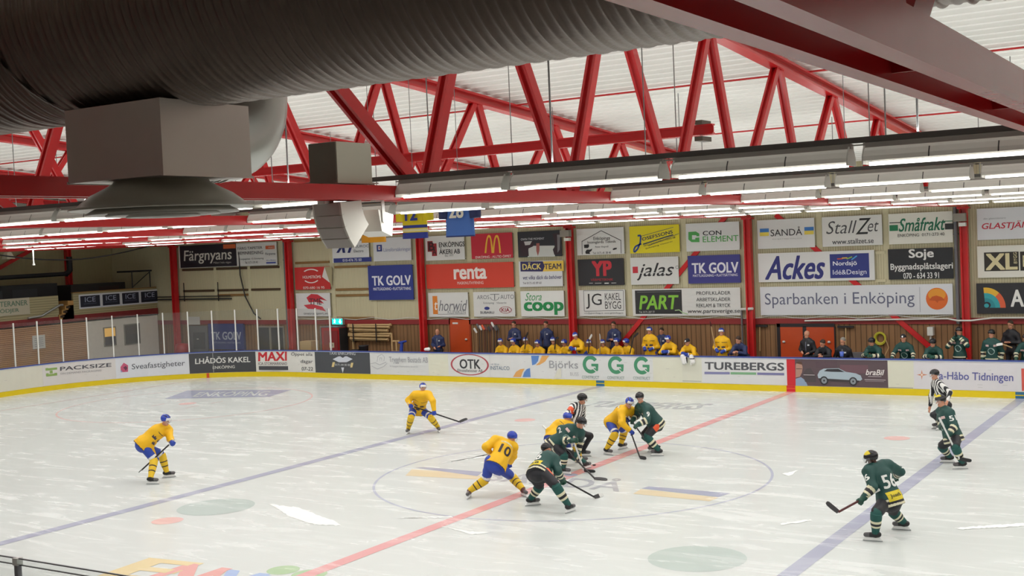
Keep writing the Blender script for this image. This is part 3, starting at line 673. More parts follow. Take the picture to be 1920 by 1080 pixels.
def d(p, b):
    for s in (-1, 1):
        cx = 924.5+s*7.3; o = p.up(); ts = np.linspace(-1, 1, 25)
        A = [WALL.px(cx+8.2*t, 440.5+34*abs(t)**2.7) for t in ts]; I = [WALL.px(cx+4.9*t, 445+29.5*abs(t)**2.4) for t in ts]
        for k in range(24): b.pa(WALL, [A[k], A[k+1], I[k+1], I[k]], 'E9B33A', o)
    p.T('ENKÖPING - ALLTID ÖPPET', 892, 478, 959, 483.5, 'EAD8D4', .01)
banner(-14.10, -12.11, *R0, 'BE2236', 'crimson banner with yellow double arches', d)
def d(p, b):
    p.P([(992, 461), (1040, 460.5), (1041, 481), (990, 482)], 'C9CCC8'); p.P([(975, 452), (1002, 453), (1000, 462), (991, 466), (992, 480), (976, 480)], '33202A'); p.P([(983, 453), (998, 452), (994, 459), (985, 460)], 'C6C4C4')
    p.P([(1006, 456), (1012, 456), (1012, 470), (1009, 480), (1006, 470)], '9C5A52'); p.P([(1036, 438), (1050, 437), (1052, 475), (1040, 478), (1037, 468), (1042, 460)], '33222A'); p.P([(1045, 440), (1051, 440), (1050, 468), (1046, 474)], '7E7C80'); p.T('OWN THE MOMENT', 977, 446, 1021, 450, 'C9CCD2', .01)
banner(-11.85, -9.85, *R0, '23262E', 'dark photo banner of players on ice', d)
def d(p, b): p.T('renta', 851, 500.5, 913, 523.5, 'EEE4DF', .04); p.T('MASKINUTHYRNING', 858, 527.5, 907, 533, 'E8CFC8', .01)
banner(-16.44, -12.12, *R1, 'D2402C', 'wide orange red banner reading renta', d)
def d(p, b):
    p.P([(976, 490.5), (1018, 490), (1022, 499), (1018, 509), (976.5, 509)], '2E2A5E'); p.P([(1018, 490), (1057, 488.5), (1057.5, 508), (1018, 509), (1022, 499)], 'E4C14E'); p.T('DÄCK', 980, 492, 1015, 505.5, 'E9D678', .025); p.T('TEAM', 1021, 494, 1053, 504.5, '26244A', .02)
    p.T('vet vilka däck du behöver', 981, 516, 1054, 523.5, '3A3A70', .005, .15); p.T('Tel 0171-43 89 60', 981, 528.5, 1016, 532.5, '66666E')
banner(-11.85, -9.86, *R1, 'D9DCDE', 'white tyre shop banner with navy and yellow top band', d)
def d(p, b): p.R(812, 555, 821, 589, 'D9802E'); p.T('t', 815, 566, 821, 581, 'F0E8E0', .01, .2); p.T('horwid', 823, 562.5, 877, 583, '74767C', 0, .3); p.T('KLINIKEN', 840, 581.5, 873.5, 588, '8C8E92'); p.R(821, 588.6, 874, 589.3, '8C8E92')
banner(-16.39, -14.38, *R2, WH, 'white clinic banner with an orange bar and italic grey name', d)
def d(p, b):
    p.T('AROS', 894.7, 553.5, 917.6, 561, '6C6E74'); p.T('AUTO', 938.7, 552.5, 964, 560.5, '6C6E74'); p.O(928, 557, 8.5, 6.5, 1, '6C6E74', 180, 360); p.L([(919.5, 552), (936.5, 551.5)], .9, '6C6E74'); p.L([(928, 552), (928, 562)], 1.2, '54565A'); p.T('Enköping   Västerås', 907, 566, 950, 570.5, '85878C')
    p.O(913.6, 578, 5, 3, 0, '2E3C88'); p.T('SUBARU', 901, 583.5, 927, 588, '4A4C54', .015); p.O(948.5, 581, 11.5, 6.4, 1.2, 'A83444'); p.T('KIA', 941, 577.5, 956, 584.5, 'A83444', .01)
banner(-14.11, -12.12, *R2, WH, 'white car dealer banner with two small oval emblems', d)
def d(p, b): p.T('Stora', 985, 549, 1016, 563.5, '4E9A62', .006, .35); p.T('coop', 982.7, 566, 1057.5, 590.5, '1F8A4C', .05)
banner(-11.83, -9.84, *R2, 'E2E4E0', 'white grocery banner with bold green rounded lettering', d)
def d(p, b):
    p.L([(1091, 453), (1127.5, 432.5), (1165, 451)], 1.1, '2A2A2C'); p.L([(1091.5, 453), (1092, 477)], 1, '2A2A2C'); p.L([(1164.5, 451), (1165, 475)], 1, '2A2A2C')
    p.T('Enköpings', 1113, 443.5, 1144, 451.5, '2C2C30', .006); p.T('Inomgårds Teknik', 1102, 451, 1155.5, 457.5, '2C2C30', .006); p.T('Peter Engvall', 1116.5, 461, 1141, 465, '55555A'); p.T('Tel. 0171-41 38 40', 1112, 472, 1146, 476, '3A3A40')
    p.P([(1095.5, 459), (1104.5, 458), (1105, 462), (1103, 465), (1096, 465)], '1E1E20'); p.P([(1098, 472), (1101, 468), (1107, 468), (1111, 466), (1110, 470), (1106, 473), (1107, 476), (1099, 476)], '1E1E20'); p.P([(1149, 467.5), (1152, 465), (1157, 464.5), (1157, 467), (1151, 469)], '1E1E20')
banner(-9.16, -7.12, *R0, WH, 'white barn builder banner with a house outline and animals', d)
def d(p, b):
    p.Q('OSEFSSONS', (1204.5, 452), (1262, 437.5), (1203.5, 445.5), '1F2A52', .02); p.L([(1204, 442.5), (1263, 426)], .8, '33406A'); p.L([(1206, 458), (1262.5, 440)], 2, '26365E'); p.L([(1216, 461), (1273, 438)], .8, '33406A')
    p.L([(1196, 442), (1202, 441.5), (1201, 455), (1196, 467), (1190, 473), (1188.5, 469), (1192, 462), (1203, 457)], 3, '25468E'); p.Q('TRÄDGÅRDSUTRUSTNING AB', (1207, 463), (1267, 446), (1206, 459), '3A3C38', .005); p.Q('Enköping Västerås', (1212, 468), (1262, 454), (1211, 465), '4A4A3A')
banner(-6.88, -4.84, *R0, 'E3D41A', 'bright yellow banner with slanted dark blue lettering', d)
def d(p, b):
    p.P([(1291, 435), (1305, 434), (1311.5, 438), (1311.5, 443), (1306, 443), (1306, 441), (1298, 441), (1298, 449), (1304, 449), (1304, 446), (1311.5, 445), (1312, 454), (1297, 454), (1291, 449)], '4EA152'); p.T('CON', 1318, 432.5, 1353, 441, '2C2F36', .02); p.T('ELEMENT', 1318, 442, 1385, 453, '5AA85C', .012)
banner(-4.57, -2.50, *R0, 'D9DBDA', 'white concrete banner with a green hexagon emblem', d)
def d(p, b): p.T('YP', 1110, 489, 1147.5, 517.5, 'C42F3C', .06); p.T('VÄRMETEKNIK', 1108, 521, 1150, 526.5, 'A02C36', .02); p.R(1105, 530.5, 1112, 531.3, WH); p.R(1116, 530.5, 1128, 531.3, WH); p.R(1134, 530, 1142, 532, WH); p.R(1147, 530, 1156, 531, WH)
banner(-9.16, -7.18, *R1, '26272B', 'black banner with big red letters YP', d)
def d(p, b): p.R(1186.6, 500, 1196.5, 512, 'C2303E'); p.T('jalas', 1194, 493, 1264.5, 525.5, '26262A', .006, .35); p.R(1200, 510.8, 1262, 511.8, WH); p.O(1270, 501, 3, 3, .7, '55555A')
banner(-6.89, -4.92, *R1, WH, 'white shoe banner with italic black name and red square', d)
def d(p, b): p.T('TK GOLV', 1297.5, 492, 1385, 512, 'E4E4EC', .035); p.T('MATTLÄGGNING • PLATTSÄTTNING', 1299.5, 512.8, 1383.5, 518.5, 'DCDCE8', .015)
banner(-4.54, -2.51, *R1, '3A3A85', 'violet blue flooring banner of normal size reading TK GOLV', d)
def d(p, b):
    p.L([(1094.5, 545), (1169, 544.5), (1170, 582), (1096, 583.5), (1094.5, 545)], .8, '4A4A4C'); p.T('JG', 1099, 550.5, 1128.5, 579, '2E2E30'); p.T('KAKEL', 1134.5, 549.5, 1164.5, 562.5, '3A3A3C'); p.T('BYGG', 1135, 565, 1165, 579, '3A3A3C'); p.T('info@jgkakelbygg.se  www.jgkakelbygg.se', 1096, 585, 1169, 589, '75777A')
banner(-9.17, -7.17, *R2, WH, 'white tiling banner with thin frame and letters JG', d)
def d(p, b):
    p.R(1191.5, 544, 1279, 588.5, '2C2D2F'); p.R(1195, 546.8, 1276, 547.4, '8A8C8C'); p.T('PART', 1198.5, 553.5, 1273, 580, '86C440', .03, .18); p.T('Tel. 0171-207 77', 1199, 583, 1228, 587, 'C9CBC8'); p.L([(1266, 582), (1274, 581), (1280, 586), (1290, 589)], 1.6, 'A9C894')
    p.T('PROFILKLÄDER', 1306, 544.5, 1370, 552.5, '4C4E52', .006); p.T('ARBETSKLÄDER', 1306, 556.5, 1370, 564.5, '4C4E52', .006); p.T('REKLAM & TRYCK', 1306, 569, 1370, 576, '4C4E52', .006); p.T('www.partsverige.se', 1290, 579.5, 1388, 589, '3A3C40', .006, .1)
banner(-6.86, -2.55, *R2, WH, 'wide white workwear banner with black panel and green PART', d)
def d(p, b):
    for x0, x1, y in ((1425, 1442, 428.5), (1508.5, 1526, 425.5)): p.R(x0, y, x1, y+7, '3A78C0'); p.R(x0, y+7, x1, y+14, 'E2CE56')
    p.T('SANDÅ', 1445, 425.5, 1504.5, 442, '3A3A3E', .004); p.T('EN BÄTTRE MÅLARE', 1449, 446, 1504, 448.5, 'A8AAAA')
banner(-1.82, .25, *R0, 'D9DAD9', 'white banner with two blue and yellow flags', d)
def d(p, b): p.T('Stall', 1549, 414, 1607, 438, '46484C', -.004, .3); p.T('Z', 1604, 409, 1634, 439, '26282A', 0, .3); p.T('et', 1627, 416, 1648, 434, '46484C', -.004, .3); p.T('www.stallzet.se', 1560.5, 447.5, 1638.5, 457, '4A4C50', .015)
banner(.52, 2.57, *R0, WH, 'white stable banner with handwritten thin grey name', d)
def d(p, b):
    p.R(1668, 422, 1684, 433, '1F7A52'); p.R(1668, 416.8, 1688, 418.4, '2A2A2C'); p.R(1772, 419, 1788, 430, '2A2C2E'); p.R(1770, 413.8, 1788, 415.2, '1F7A52'); p.T('Småfrakt', 1685, 408, 1773, 433, '1B6E50', .018, .3); p.T('ENKÖPING  0171-273 40', 1683.5, 436, 1771, 443, '5A5C5A', .008)
banner(2.79, 4.85, *R0, 'E0E0D6', 'cream freight banner with green slanted lettering and black bar', d)
def d(p, b):
    p.T('Ackes', 1434, 479, 1547.5, 524, '2B2F78', .03, .35); p.R(1556.5, 475.5, 1630, 521, '2B3680'); p.T('Nordsjö', 1562, 489.5, 1607, 500, 'E8EAF2', .02); p.T('Idé&Design', 1562, 505.5, 1625, 517, 'DDE0EE', .004)
    for k, c in enumerate(('C8503A', 'D8B040', '8AB84A', '4AA0D8')): p.L([(1570+k*9, 484+abs(k-1)*1.5), (1580+k*9, 485-k*1.8)], 2.2, c)
banner(-1.83, 2.28, *R1, 'DBDCDB', 'wide white banner with brushed navy name and navy paint logo', d)
def d(p, b): p.T('Soje', 1704, 466.5, 1751, 488, 'E4E4E2', .03); p.T('Byggnadsplåtslageri', 1670, 493, 1787, 508.5, 'DFDFDC', .02); p.T('070 - 634 33 91', 1694, 511, 1761, 522, 'E4E4E2', .015)
banner(2.74, 4.83, *R1, '1D2025', 'black roofer banner with bold white text and phone number', d)
def d(p, b):
    p.T('Sparbanken i Enköping', 1434.5, 548, 1715, 577, '646880', .002); p.R(1724.6, 538, 1725.4, 585, '9A9CA6'); p.O(1757, 560, 20.6, 20.6, 0, 'DC6A2A'); p.O(1757, 552.5, 16.5, 11.5, 0, 'E2962E'); p.P([(1742, 563), (1748, 556), (1756, 554), (1766, 557), (1772, 563), (1760, 564), (1758, 568), (1754, 564)], 'C2561E')
banner(-1.80, 4.79, *R2, 'D6D9DE', 'very wide pale bank banner with an orange sun disc', d)
def d(p, b): p.T('GLASTJÄNST', 1841, 414, 1954, 431, 'C23046', .02, .2); p.T('din glasmästare', 1844, 407.5, 1886, 412, '9EA0A8')
banner(5.61, 7.66, 4.80, 5.81, 'D8DADF', 'white glazier banner with red slanted capitals at the picture edge', d)
def d(p, b): p.R(1845.5, 472.5, 1910.5, 508, '2C2822'); p.T('XL', 1848, 475, 1908, 506, 'D6CCA0', .04); p.Q('BYGG', (1907.5, 494), (1906.5, 473), (1901, 494), 'D6CCA0', .01); p.R(1913, 471, 1960, 507, '2C2822'); p.T('BYGGMAX'[:4], 1918, 478, 1956, 500, 'D6CCA0', .02)
banner(5.59, 7.66, *R1, 'DDDCD2', 'white builder banner with cream XL on a dark block', d)
def d(p, b):
    for r, c in ((33, 'E2B43A'), (24, '35A0A8'), (16, '2A8A94')): 
        q = [(1848, 577)]+[(1848+r*1.15*math.cos(math.radians(t)), 577-r*1.15*math.sin(math.radians(t))) for t in range(0, 97, 8)]; p.P(q, c)
    p.P([(1875, 577)]+[(1848+38*math.cos(math.radians(t)), 577-38*math.sin(math.radians(t))) for t in range(0, 50, 6)]+[(1848+27.6*math.cos(math.radians(t)), 577-27.6*math.sin(math.radians(t))) for t in range(48, -1, -6)], 'D8603C'); p.O(1851, 572, 7, 6, 0, '24242A'); p.O(1850, 573, 4.5, 4, 0, '35A0A8'); p.T('A', 1895, 543, 1920, 575, 'E6E6E2', .03)
banner(5.53, 7.60, 2.42, 3.40, '25262B', 'black banner with a coloured quarter fan emblem', d)
# emergency sign and small end wall banner come with the props

# ================================================================ ADVERT BOARDS on the dasher
def board_ad(x0, x1, c, label, draw=None, z0=.215, z1=1.095, y=690, var=.05):
    a0, a1 = (x if abs(x) < 40 else BRD.px(x, y)[0] for x in (x0, x1)); b = MB()
    mat('panel_'+c, c, .42, var=var, scale=2.5); n = max(1, int(abs(a1-a0)/.25))
    for i in range(n):
        p, q = a0+(a1-a0)*i/n, a0+(a1-a0)*(i+1)/n
        vs = [BRD.at(a, z, o) for a in (p, q) for o, z in ((.001, z0), (.006, z0), (.006, z1), (.001, z1))]
        fs = [(1, 2, 6, 5), (2, 3, 7, 6), (0, 1, 5, 4)]+([(0, 3, 2, 1)] if i == 0 else [])+([(4, 5, 6, 7)] if i == n-1 else [])
        b.add(vs, fs, 'panel_'+c)
    if draw: draw(Pr(BRD, b, .0068, .001), b)
    # scuffs left by pucks and sticks
    rnd = random.Random(int(a0*100))
    for k in range(int(abs(a1-a0)*2.2)):
        a = a0+(a1-a0)*rnd.uniform(.06, .9); z = rnd.uniform(.25, 1.0); l = rnd.uniform(.05, .16)
        b.rect(BRD, a, a+l, z, z+.008, 'scuff' if c > 'A' else 'scuff_pale', .0066)
    m = BRD.at((a0+a1)/2, .6, 0); b.build('advert_board', loc=m, label=label, cat='advert board', group='advert boards round the rink')
mat('scuff', 'AEADA9', .6); mat('scuff_pale', '55565A', .6)
board_ad(-200, 80, 'D9D7C8', 'blank cream board at the near end of the curved corner', y=712)
def d(p, b):
    for y0 in (688.5, 699.5): p.R(85 if y0 < 690 else 86.5, y0+1.4, 107, y0+5.5, '8CAA5E')
    p.R(85, 690, 90, 694, '8CAA5E'); p.R(102, 690, 107, 693, '8CAA5E'); p.R(86, 700, 91, 705, '8CAA5E'); p.R(102, 699, 107, 704, '8CAA5E'); p.R(93, 694.8, 98.5, 700, '8CAA5E')
    p.Q('PACKSIZE', (112.4, 695.4), (208.8, 687.6), (112.4, 688), '55555C', .02); p.Q('ON DEMAND PACKAGING', (113, 702.5), (190, 696), (113, 699), 'A5A2A4', .01)
board_ad(80, 217, 'D9D5D2', 'scuffed white board with green square packaging emblem', d, y=700)
def d(p, b):
    p.P([(226, 688), (232, 680), (240, 685), (240, 697), (226.5, 698)], 'C65A7A'); p.P([(231, 689), (236, 686), (239, 690), (236, 695)], '6E3A52'); p.P([(226.5, 694), (230, 697), (226.5, 698)], '8AA0C8'); p.Q('Sveafastigheter', (247, 696), (346.8, 688.5), (247, 682.5), '5C5E66', .004)
board_ad(217, 355, 'DBDEE4', 'pale blue white board with small pink house emblem', d, y=690)
def d(p, b): p.Q('LHÅDÖS KAKEL', (365.9, 682.8), (469.6, 679), (365.9, 669.5), 'DCDCD8', .025); p.Q('ENKÖPING', (399, 692), (440.4, 690.2), (399, 685.4), 'D4D4CE', .015); p.R(399.3, 660, 400.4, 702, '9A9A98')
board_ad(355, 480, '45464A', 'dark grey tile board in the corner with white capitals', d, y=685)
def d(p, b):
    p.Q('MAXI', (484.2, 677.5), (538, 676.4), (484.2, 660.4), 'C22C36', .04); p.R(484, 676.5, 486, 677, 'C22C36'); p.T('ICA STORMARKNAD', 484.5, 679, 538.5, 684.2, '6A5A5E', .015); p.R(485.5, 686.3, 540.5, 693.4, '4A4A4E'); p.T('Enköping', 520, 687.6, 538.5, 692.5, 'D8D8D4'); p.T('Öppet alla', 546, 660, 586, 668.5, '55555A', .004, .12); p.T('dagar', 564, 674.3, 587, 682.5, '55555A', .004, .12); p.T('07-22', 566, 688, 587, 694.8, '55555A', .004, .12)
board_ad(480, 591, 'DAD9D3', 'white supermarket board with bold red word and opening hours', d, y=680)
def d(p, b):
    p.T('TAXI ENKÖPING', 617.5, 658.5, 666.5, 665.3, 'D0D2D4', .006); p.P([(624, 673.5), (634.5, 668.4), (638, 668), (643, 671), (647.5, 668), (650.5, 668), (661.5, 673.3), (650, 679.2), (635.5, 679.2)], 'CDD2DC'); p.P([(640, 689), (645.5, 689), (643, 699.5)], 'CDD2DC'); p.P([(622, 688), (624, 679), (628.5, 679), (626.5, 688)], 'D8C48A'); p.P([(657, 689), (658.5, 680), (663, 680), (661, 689)], 'D8C48A'); p.T('0171-44 00 00', 628.5, 682, 657, 686, 'C6C8CA', .01)
board_ad(591, 694, '4A4D52', 'grey taxi board with white winged arrow', d, y=680)
def d(p, b):
    p.L([(707, 678), (709, 668), (716, 664), (721, 669), (720, 677)], .9, 'B5B6BA'); p.L([(712, 676), (712, 671), (716, 671), (716, 676)], .7, 'B5B6BA'); p.L([(695, 682), (704, 680), (712, 684), (724, 679)], .9, 'B5B6BA'); p.L([(697, 686), (708, 692), (720, 687), (726, 681)], .9, 'B5B6BA'); p.T('Trygghem Bostads AB', 730, 669.5, 802.5, 682.5, '9D9EA4', .004); p.T('Vi bygger framtidens boende', 731, 685.3, 784, 689.5, 'B5B6BA')
board_ad(694, 804, 'D6D7D6', 'white house builder board with thin grey line drawing', d)
board_ad(804, 841, 'DDDCC9', 'short blank cream board patch next to the oval ringed board')
def d(p, b): p.O(881, 683.8, 35.8, 20, 3.2, 'B04A54'); p.T('OTK', 862, 673.5, 901, 691.5, '37383C', .03); p.T('Elinstallationer AB', 858, 692, 905, 697.5, '55565A', .006); p.T('- en del av', 919.5, 680.5, 936, 684.5, '8A98A8'); p.T('INSTALCO', 919.5, 686.5, 955.5, 693.5, '6F8398', .008); p.R(918.6, 664, 919, 706, 'C2C3C2')
board_ad(841, 958, 'DADAD8', 'white board with a red oval ring around OTK', d)
def d(p, b):
    p.P([(996, 667), (1011, 667), (1009, 677), (1004, 683), (998, 685)], '5A86C8'); p.P([(1005, 685), (1012, 678), (1016, 667), (1030, 667), (1022, 678), (1012, 684)], 'E0A660'); p.P([(962, 707), (968, 697), (976, 692), (984, 691), (980, 698), (977, 707)], 'E0A660'); p.P([(980, 707), (983, 698), (988, 692), (994, 690), (995, 707)], '5A86C8')
    p.T('Björks', 1030, 676.5, 1084, 695, '9C9DA2', .004); p.T('BUSS', 1069.5, 698, 1085, 704.5, 'B8B9BC'); p.P([(1040, 707), (1046, 693), (1052, 690), (1053, 708), (1036, 712)], 'D8D6C8')
board_ad(958, 1089, 'D9DADA', 'white bus board with blue and orange curved shapes', d)
for i, (cx, cy, x0, x1) in enumerate(((1107.5, 683.5, 1089, 1132), (1155, 684.5, 1132, 1179), (1203.5, 685.3, 1179, 1224.5))):
    def d(p, b, cx=cx, cy=cy):
        p.O(cx, cy, 14.8, 16.8, 6.2, '46906A', 35, 325); p.R(cx+1.5, cy-1.5, cx+14.5, cy+3.5, '46906A'); p.P([(cx+9, cy+3), (cx+14.5, cy+3), (cx+14.2, cy+11), (cx+11.5, cy+13)], '46906A'); p.L([(cx+1, cy+4.5), (cx+13, cy+15)], 1.6, 'D8DADA'); p.T('CONSTRUCT', cx-16, cy+21, cx+16, cy+26.5, '8A9E98', .01)
    board_ad(x0, x1, 'D8DAD9', '%s of three identical boards with a big green letter G, from the bus board' % ORD[i], d)
board_ad(1224.5, 1279, 'DCDCCB', 'blank cream board between the green letters and the goalie')
board_ad(1279, 1316, 'D9D9CA', 'blank cream gate board under the leaning goalie', lambda p, b: p.R(1280, 714.2, 1315, 715, '8A8A80'))
def d(p, b): p.Q('TUREBERGS', (1321.5, 693), (1470.5, 695.2), (1321.5, 678.6), '505258', .035); p.P([(1321, 701.5), (1368.5, 702), (1368.5, 697.6), (1321, 697)], '8383AE'); p.P([(1370, 702), (1418, 702.7), (1418, 698.3), (1370, 697.6)], '7FAE86'); p.P([(1420, 702.8), (1470.5, 703.8), (1470.5, 699.4), (1420, 698.4)], '7B7BA6')
board_ad(1316, 1475.2, 'D9DADB', 'white board with bold grey capitals over a coloured underline', d)
board_ad(1475.2, 1491, 'C92631', 'plain red board panel at the centre line', z0=.2)
def d(p, b):
    p.P([(1492, 684), (1494, 680), (1502, 679), (1505, 688), (1504, 698), (1500, 706), (1492, 708)], 'B08A7A'); p.P([(1492, 681), (1496, 678), (1503, 678), (1505, 684), (1497, 682)], '5A4034'); p.R(1493, 691, 1504, 692, '4A3A3A'); p.P([(1492, 710), (1502, 707), (1510, 713), (1516, 726), (1492, 725)], '8EA4BE')
    p.R(1530, 678, 1570, 690, '5A4850'); p.R(1575, 684, 1628, 700, '6E5059'); p.P([(1505, 702), (1512, 691), (1520, 690), (1530, 706), (1530, 716), (1510, 716)], '4E474A')
    p.P([(1533, 703), (1537, 695), (1545, 691), (1573, 690.5), (1586, 697), (1605, 700), (1614, 704), (1617, 711), (1613, 714), (1535, 710)], 'A9B9C4'); p.P([(1545, 696), (1551, 692), (1572, 691.5), (1584, 697.5), (1560, 697)], '2E2E34'); p.P([(1535, 709), (1612, 713.5), (1610, 717), (1537, 714)], '3E383C')
    for x, y in ((1545.5, 713.5), (1600, 715)): p.O(x, y, 7.6, 8, 0, '2B2A2E'); p.O(x, y, 5.2, 5.6, 0, '8A9298'); p.O(x, y, 1.6, 1.8, 0, '2B2A2E')
    p.Q('braBil', (1623.5, 703), (1658, 703.8), (1624, 692.5), 'EDE6E4', .02, .2); p.R(1628, 705.3, 1653, 706.3, 'C9BEC2'); p.R(1621.5, 711.5, 1661, 712.6, 'C9BEC2'); p.R(1623, 714.5, 1658, 715.3, 'A89AA0'); p.R(1507, 702.3, 1528, 703.3, 'C9BEC2')
board_ad(1491, 1664.5, '5C4C52', 'dark plum car dealer board with a silver car and a man', d)
board_ad(1664.5, 1713, 'DAD9C8', 'blank cream gate board beside the car board', lambda p, b: p.R(1666, 726.4, 1712, 727.4, '8A8A80'))
def d(p, b):
    p.P([(1728.5, 693), (1730, 701), (1739.5, 702.5), (1730, 704.5), (1728.5, 712), (1727, 704.5), (1719, 702.5), (1727, 701)], 'D08A6A'); p.O(1728.5, 702.6, 2, 2, 0, 'EAD8C8'); p.Q('a-Håbo Tidningen', (1761, 715.6), (1900, 719.5), (1761, 696.5), '5B5E9C', .016)
board_ad(1713, 1907, 'D8D5D9', 'white newspaper board with violet lettering behind the official', d)
board_ad(1907, 9.8, 'D8D7DA', 'white board at the picture edge with a red block', lambda p, b: p.R(1915.5, 691, 1930, 733, 'D0584E'))
# ================================================================ PEOPLE
def vec(*a): return np.array(a, float)
def nrm(v): return v/(np.linalg.norm(v)+1e-12)
class Field:
    """smooth union of round cones and ellipsoids, meshed with surface nets"""
    def __init__(s, k=.03, wr=0.): s.prims = []; s.k = k; s.cuts = []; s.wr = wr
    def cap(s, a, b, ra, rb=None, k=None): s.prims.append(('c', np.array(a, float), np.array(b, float), ra, ra if rb is None else rb, s.k if k is None else k)); return s
    def ell(s, c, ax, r, k=None): s.prims.append(('e', np.array(c, float), np.array(ax, float), np.array(r, float), None, s.k if k is None else k)); return s
    def cut(s, p, n): s.cuts.append((np.array(p, float), nrm(np.array(n, float)))); return s
    def ev(s, P):
        D = None
        for t, a, b, r, r2, k in s.prims:
            if t == 'c':
                ab = b-a; L = ab@ab+1e-12; q = P-a; h = np.clip((q@ab)/L, 0, 1)
                d = np.sqrt(((q-h[..., None]*ab)**2).sum(-1))-(r+(r2-r)*h)
            else:
                q = (P-a)@b.T; k0 = np.sqrt(((q/r)**2).sum(-1))+1e-9; k1 = np.sqrt(((q/(r*r))**2).sum(-1))+1e-9; d = k0*(k0-1)/k1
            if D is None: D = d
            elif k > 0: h = np.clip(.5+.5*(D-d)/k, 0, 1); D = D*(1-h)+d*h-k*h*(1-h)
            else: D = np.minimum(D, d)
        if s.wr:
            x, y, z = P[..., 0], P[..., 1], P[..., 2]; D = D+s.wr*np.sin(31*z+9*x+2.2*np.sin(11*x+5*y)+1.7*np.sin(9*y-6*z))*(.55+.45*np.sin(7*x-5*y+8*z))
        for p, n in s.cuts: D = np.maximum(D, (P-p)@n)
        return D
    def bounds(s):
        lo, hi = vec(9e9, 9e9, 9e9), -vec(9e9, 9e9, 9e9)
        for t, a, b, r, r2, k in s.prims:
            if t == 'c':
                for p, q in ((a, r), (b, r2)): lo = np.minimum(lo, p-q); hi = np.maximum(hi, p+q)
            else: lo = np.minimum(lo, a-r.max()); hi = np.maximum(hi, a+r.max())
        return lo, hi
    def mesh(s, h):
        lo, hi = s.bounds(); lo = lo-2.2*h; n = np.ceil((hi+2.2*h-lo)/h).astype(int)+1
        ax = [lo[i]+h*np.arange(n[i]) for i in range(3)]
        G = np.stack(np.meshgrid(*ax, indexing='ij'), -1).astype(np.float32)
        D = s.ev(G); S = D < 0
        nx, ny, nz = np.array(D.shape)-1
        sm = np.zeros((nx, ny, nz), int)
        for i in (0, 1):
            for j in (0, 1):
                for k in (0, 1): sm += S[i:nx+i, j:ny+j, k:nz+k]
        act = (sm > 0) & (sm < 8); idx = -np.ones((nx, ny, nz), int); cells = np.argwhere(act); idx[act] = np.arange(len(cells))
        acc = np.zeros((len(cells), 3)); cnt = np.zeros(len(cells)); I, J, K = cells.T
        corners = [(i, j, k) for i in (0, 1) for j in (0, 1) for k in (0, 1)]
        for c0 in corners:
            for a in range(3):
                if c0[a]: continue
                c1 = list(c0); c1[a] = 1
                d0 = D[I+c0[0], J+c0[1], K+c0[2]]; d1 = D[I+c1[0], J+c1[1], K+c1[2]]; m = (d0 < 0) != (d1 < 0)
                t = np.where(m, d0/np.where(m, d0-d1, 1), 0); p = np.tile(np.array(c0, float), (len(cells), 1)); p[:, a] += t
                acc[m] += p[m]; cnt[m] += 1
        V = lo+h*(cells+acc/cnt[:, None]); Fs = []
        for a in range(3):
            b_, c_ = (a+1) % 3, (a+2) % 3; sl0 = [slice(1, None)]*3; sl1 = [slice(1, None)]*3
            A = [slice(None)]*3; A[b_] = slice(1, -1); A[c_] = slice(1, -1); A0 = list(A); A1 = list(A); A0[a] = slice(0, -1); A1[a] = slice(1, None)
            s0, s1 = S[tuple(A0)], S[tuple(A1)]; e = np.argwhere(s0 != s1); f = s0[s0 != s1]
            e[:, b_] += 1; e[:, c_] += 1
            def cell(db, dc): q = e.copy(); q[:, b_] -= db; q[:, c_] -= dc; return idx[q[:, 0], q[:, 1], q[:, 2]]
            Q = np.stack([cell(1, 1), cell(0, 1), cell(0, 0), cell(1, 0)], 1); Q[~f] = Q[~f][:, ::-1]; Fs.append(Q)
        return V, np.concatenate(Fs)

def field_obj(fld, h, name, mats, pick, parent, org, extra=None):
    V, Q = fld.mesh(h); C = V[Q].mean(1)
    b = MB(); mi = pick(C) if pick else np.zeros(len(Q), int)
    ms = [MATS.get(m) or hexmat(m) for m in mats]; b.mats = list(ms)
    b.v = [tuple(p) for p in (V-org)]; b.f = [tuple(q) for q in Q.tolist()]; b.m = [int(i) for i in mi]; b.smooth = [True]*len(Q)
    for vs, fs, m in (extra or []): b.add([np.array(p)-org for p in vs], fs, m)
    o = b.build(name)
    if parent is not None: o.parent = parent
    return o

def decal(fld, body, c, n, up, w_, h_, m, bold=.02, shear=0., off=.006):
    """lettering wrapped onto a garment"""
    V, f = glyphs(body, bold, shear) if isinstance(body, str) else ([body[0]], body[1])
    n = nrm(n); up = nrm(up-n*(up@n)); rt = np.cross(up, n); PP, FF = [], []
    for k, v in enumerate(V):
        v2, f2 = bmesh_from(v, f)
        P = np.array([c+rt*(x-.5)*w_+up*(y-.5)*h_+n*.35 for x, y in v2])
        for _ in range(26): P = P-n*(np.clip(fld.ev(P), -.05, .2)*.8)[:, None]
        FF += [tuple(i+len(v2)*k for i in q) for q in f2]; PP.append(P+n*(off+.0006*k))
    return (np.concatenate(PP), FF, m)
_BM = {}
def bmesh_from(v, f):
    k = (len(v), len(f), round(float(v[:, 0].sum()), 4), round(float(v[:, 1].sum()), 4))
    if k not in _BM:
        import bmesh
        bm = bmesh.new(); vs = [bm.verts.new((p[0], p[1], 0)) for p in v]
        for q in f:
            try: bm.faces.new([vs[i] for i in q])
            except ValueError: pass
        for _ in range(2): bmesh.ops.subdivide_edges(bm, edges=[e for e in bm.edges if e.calc_length() > .14], cuts=1)
        bmesh.ops.triangulate(bm, faces=bm.faces); bm.verts.index_update()
        _BM[k] = (np.array([p.co[:2] for p in bm.verts]), [tuple(x.index for x in q.verts) for q in bm.faces]); bm.free()
    return _BM[k]
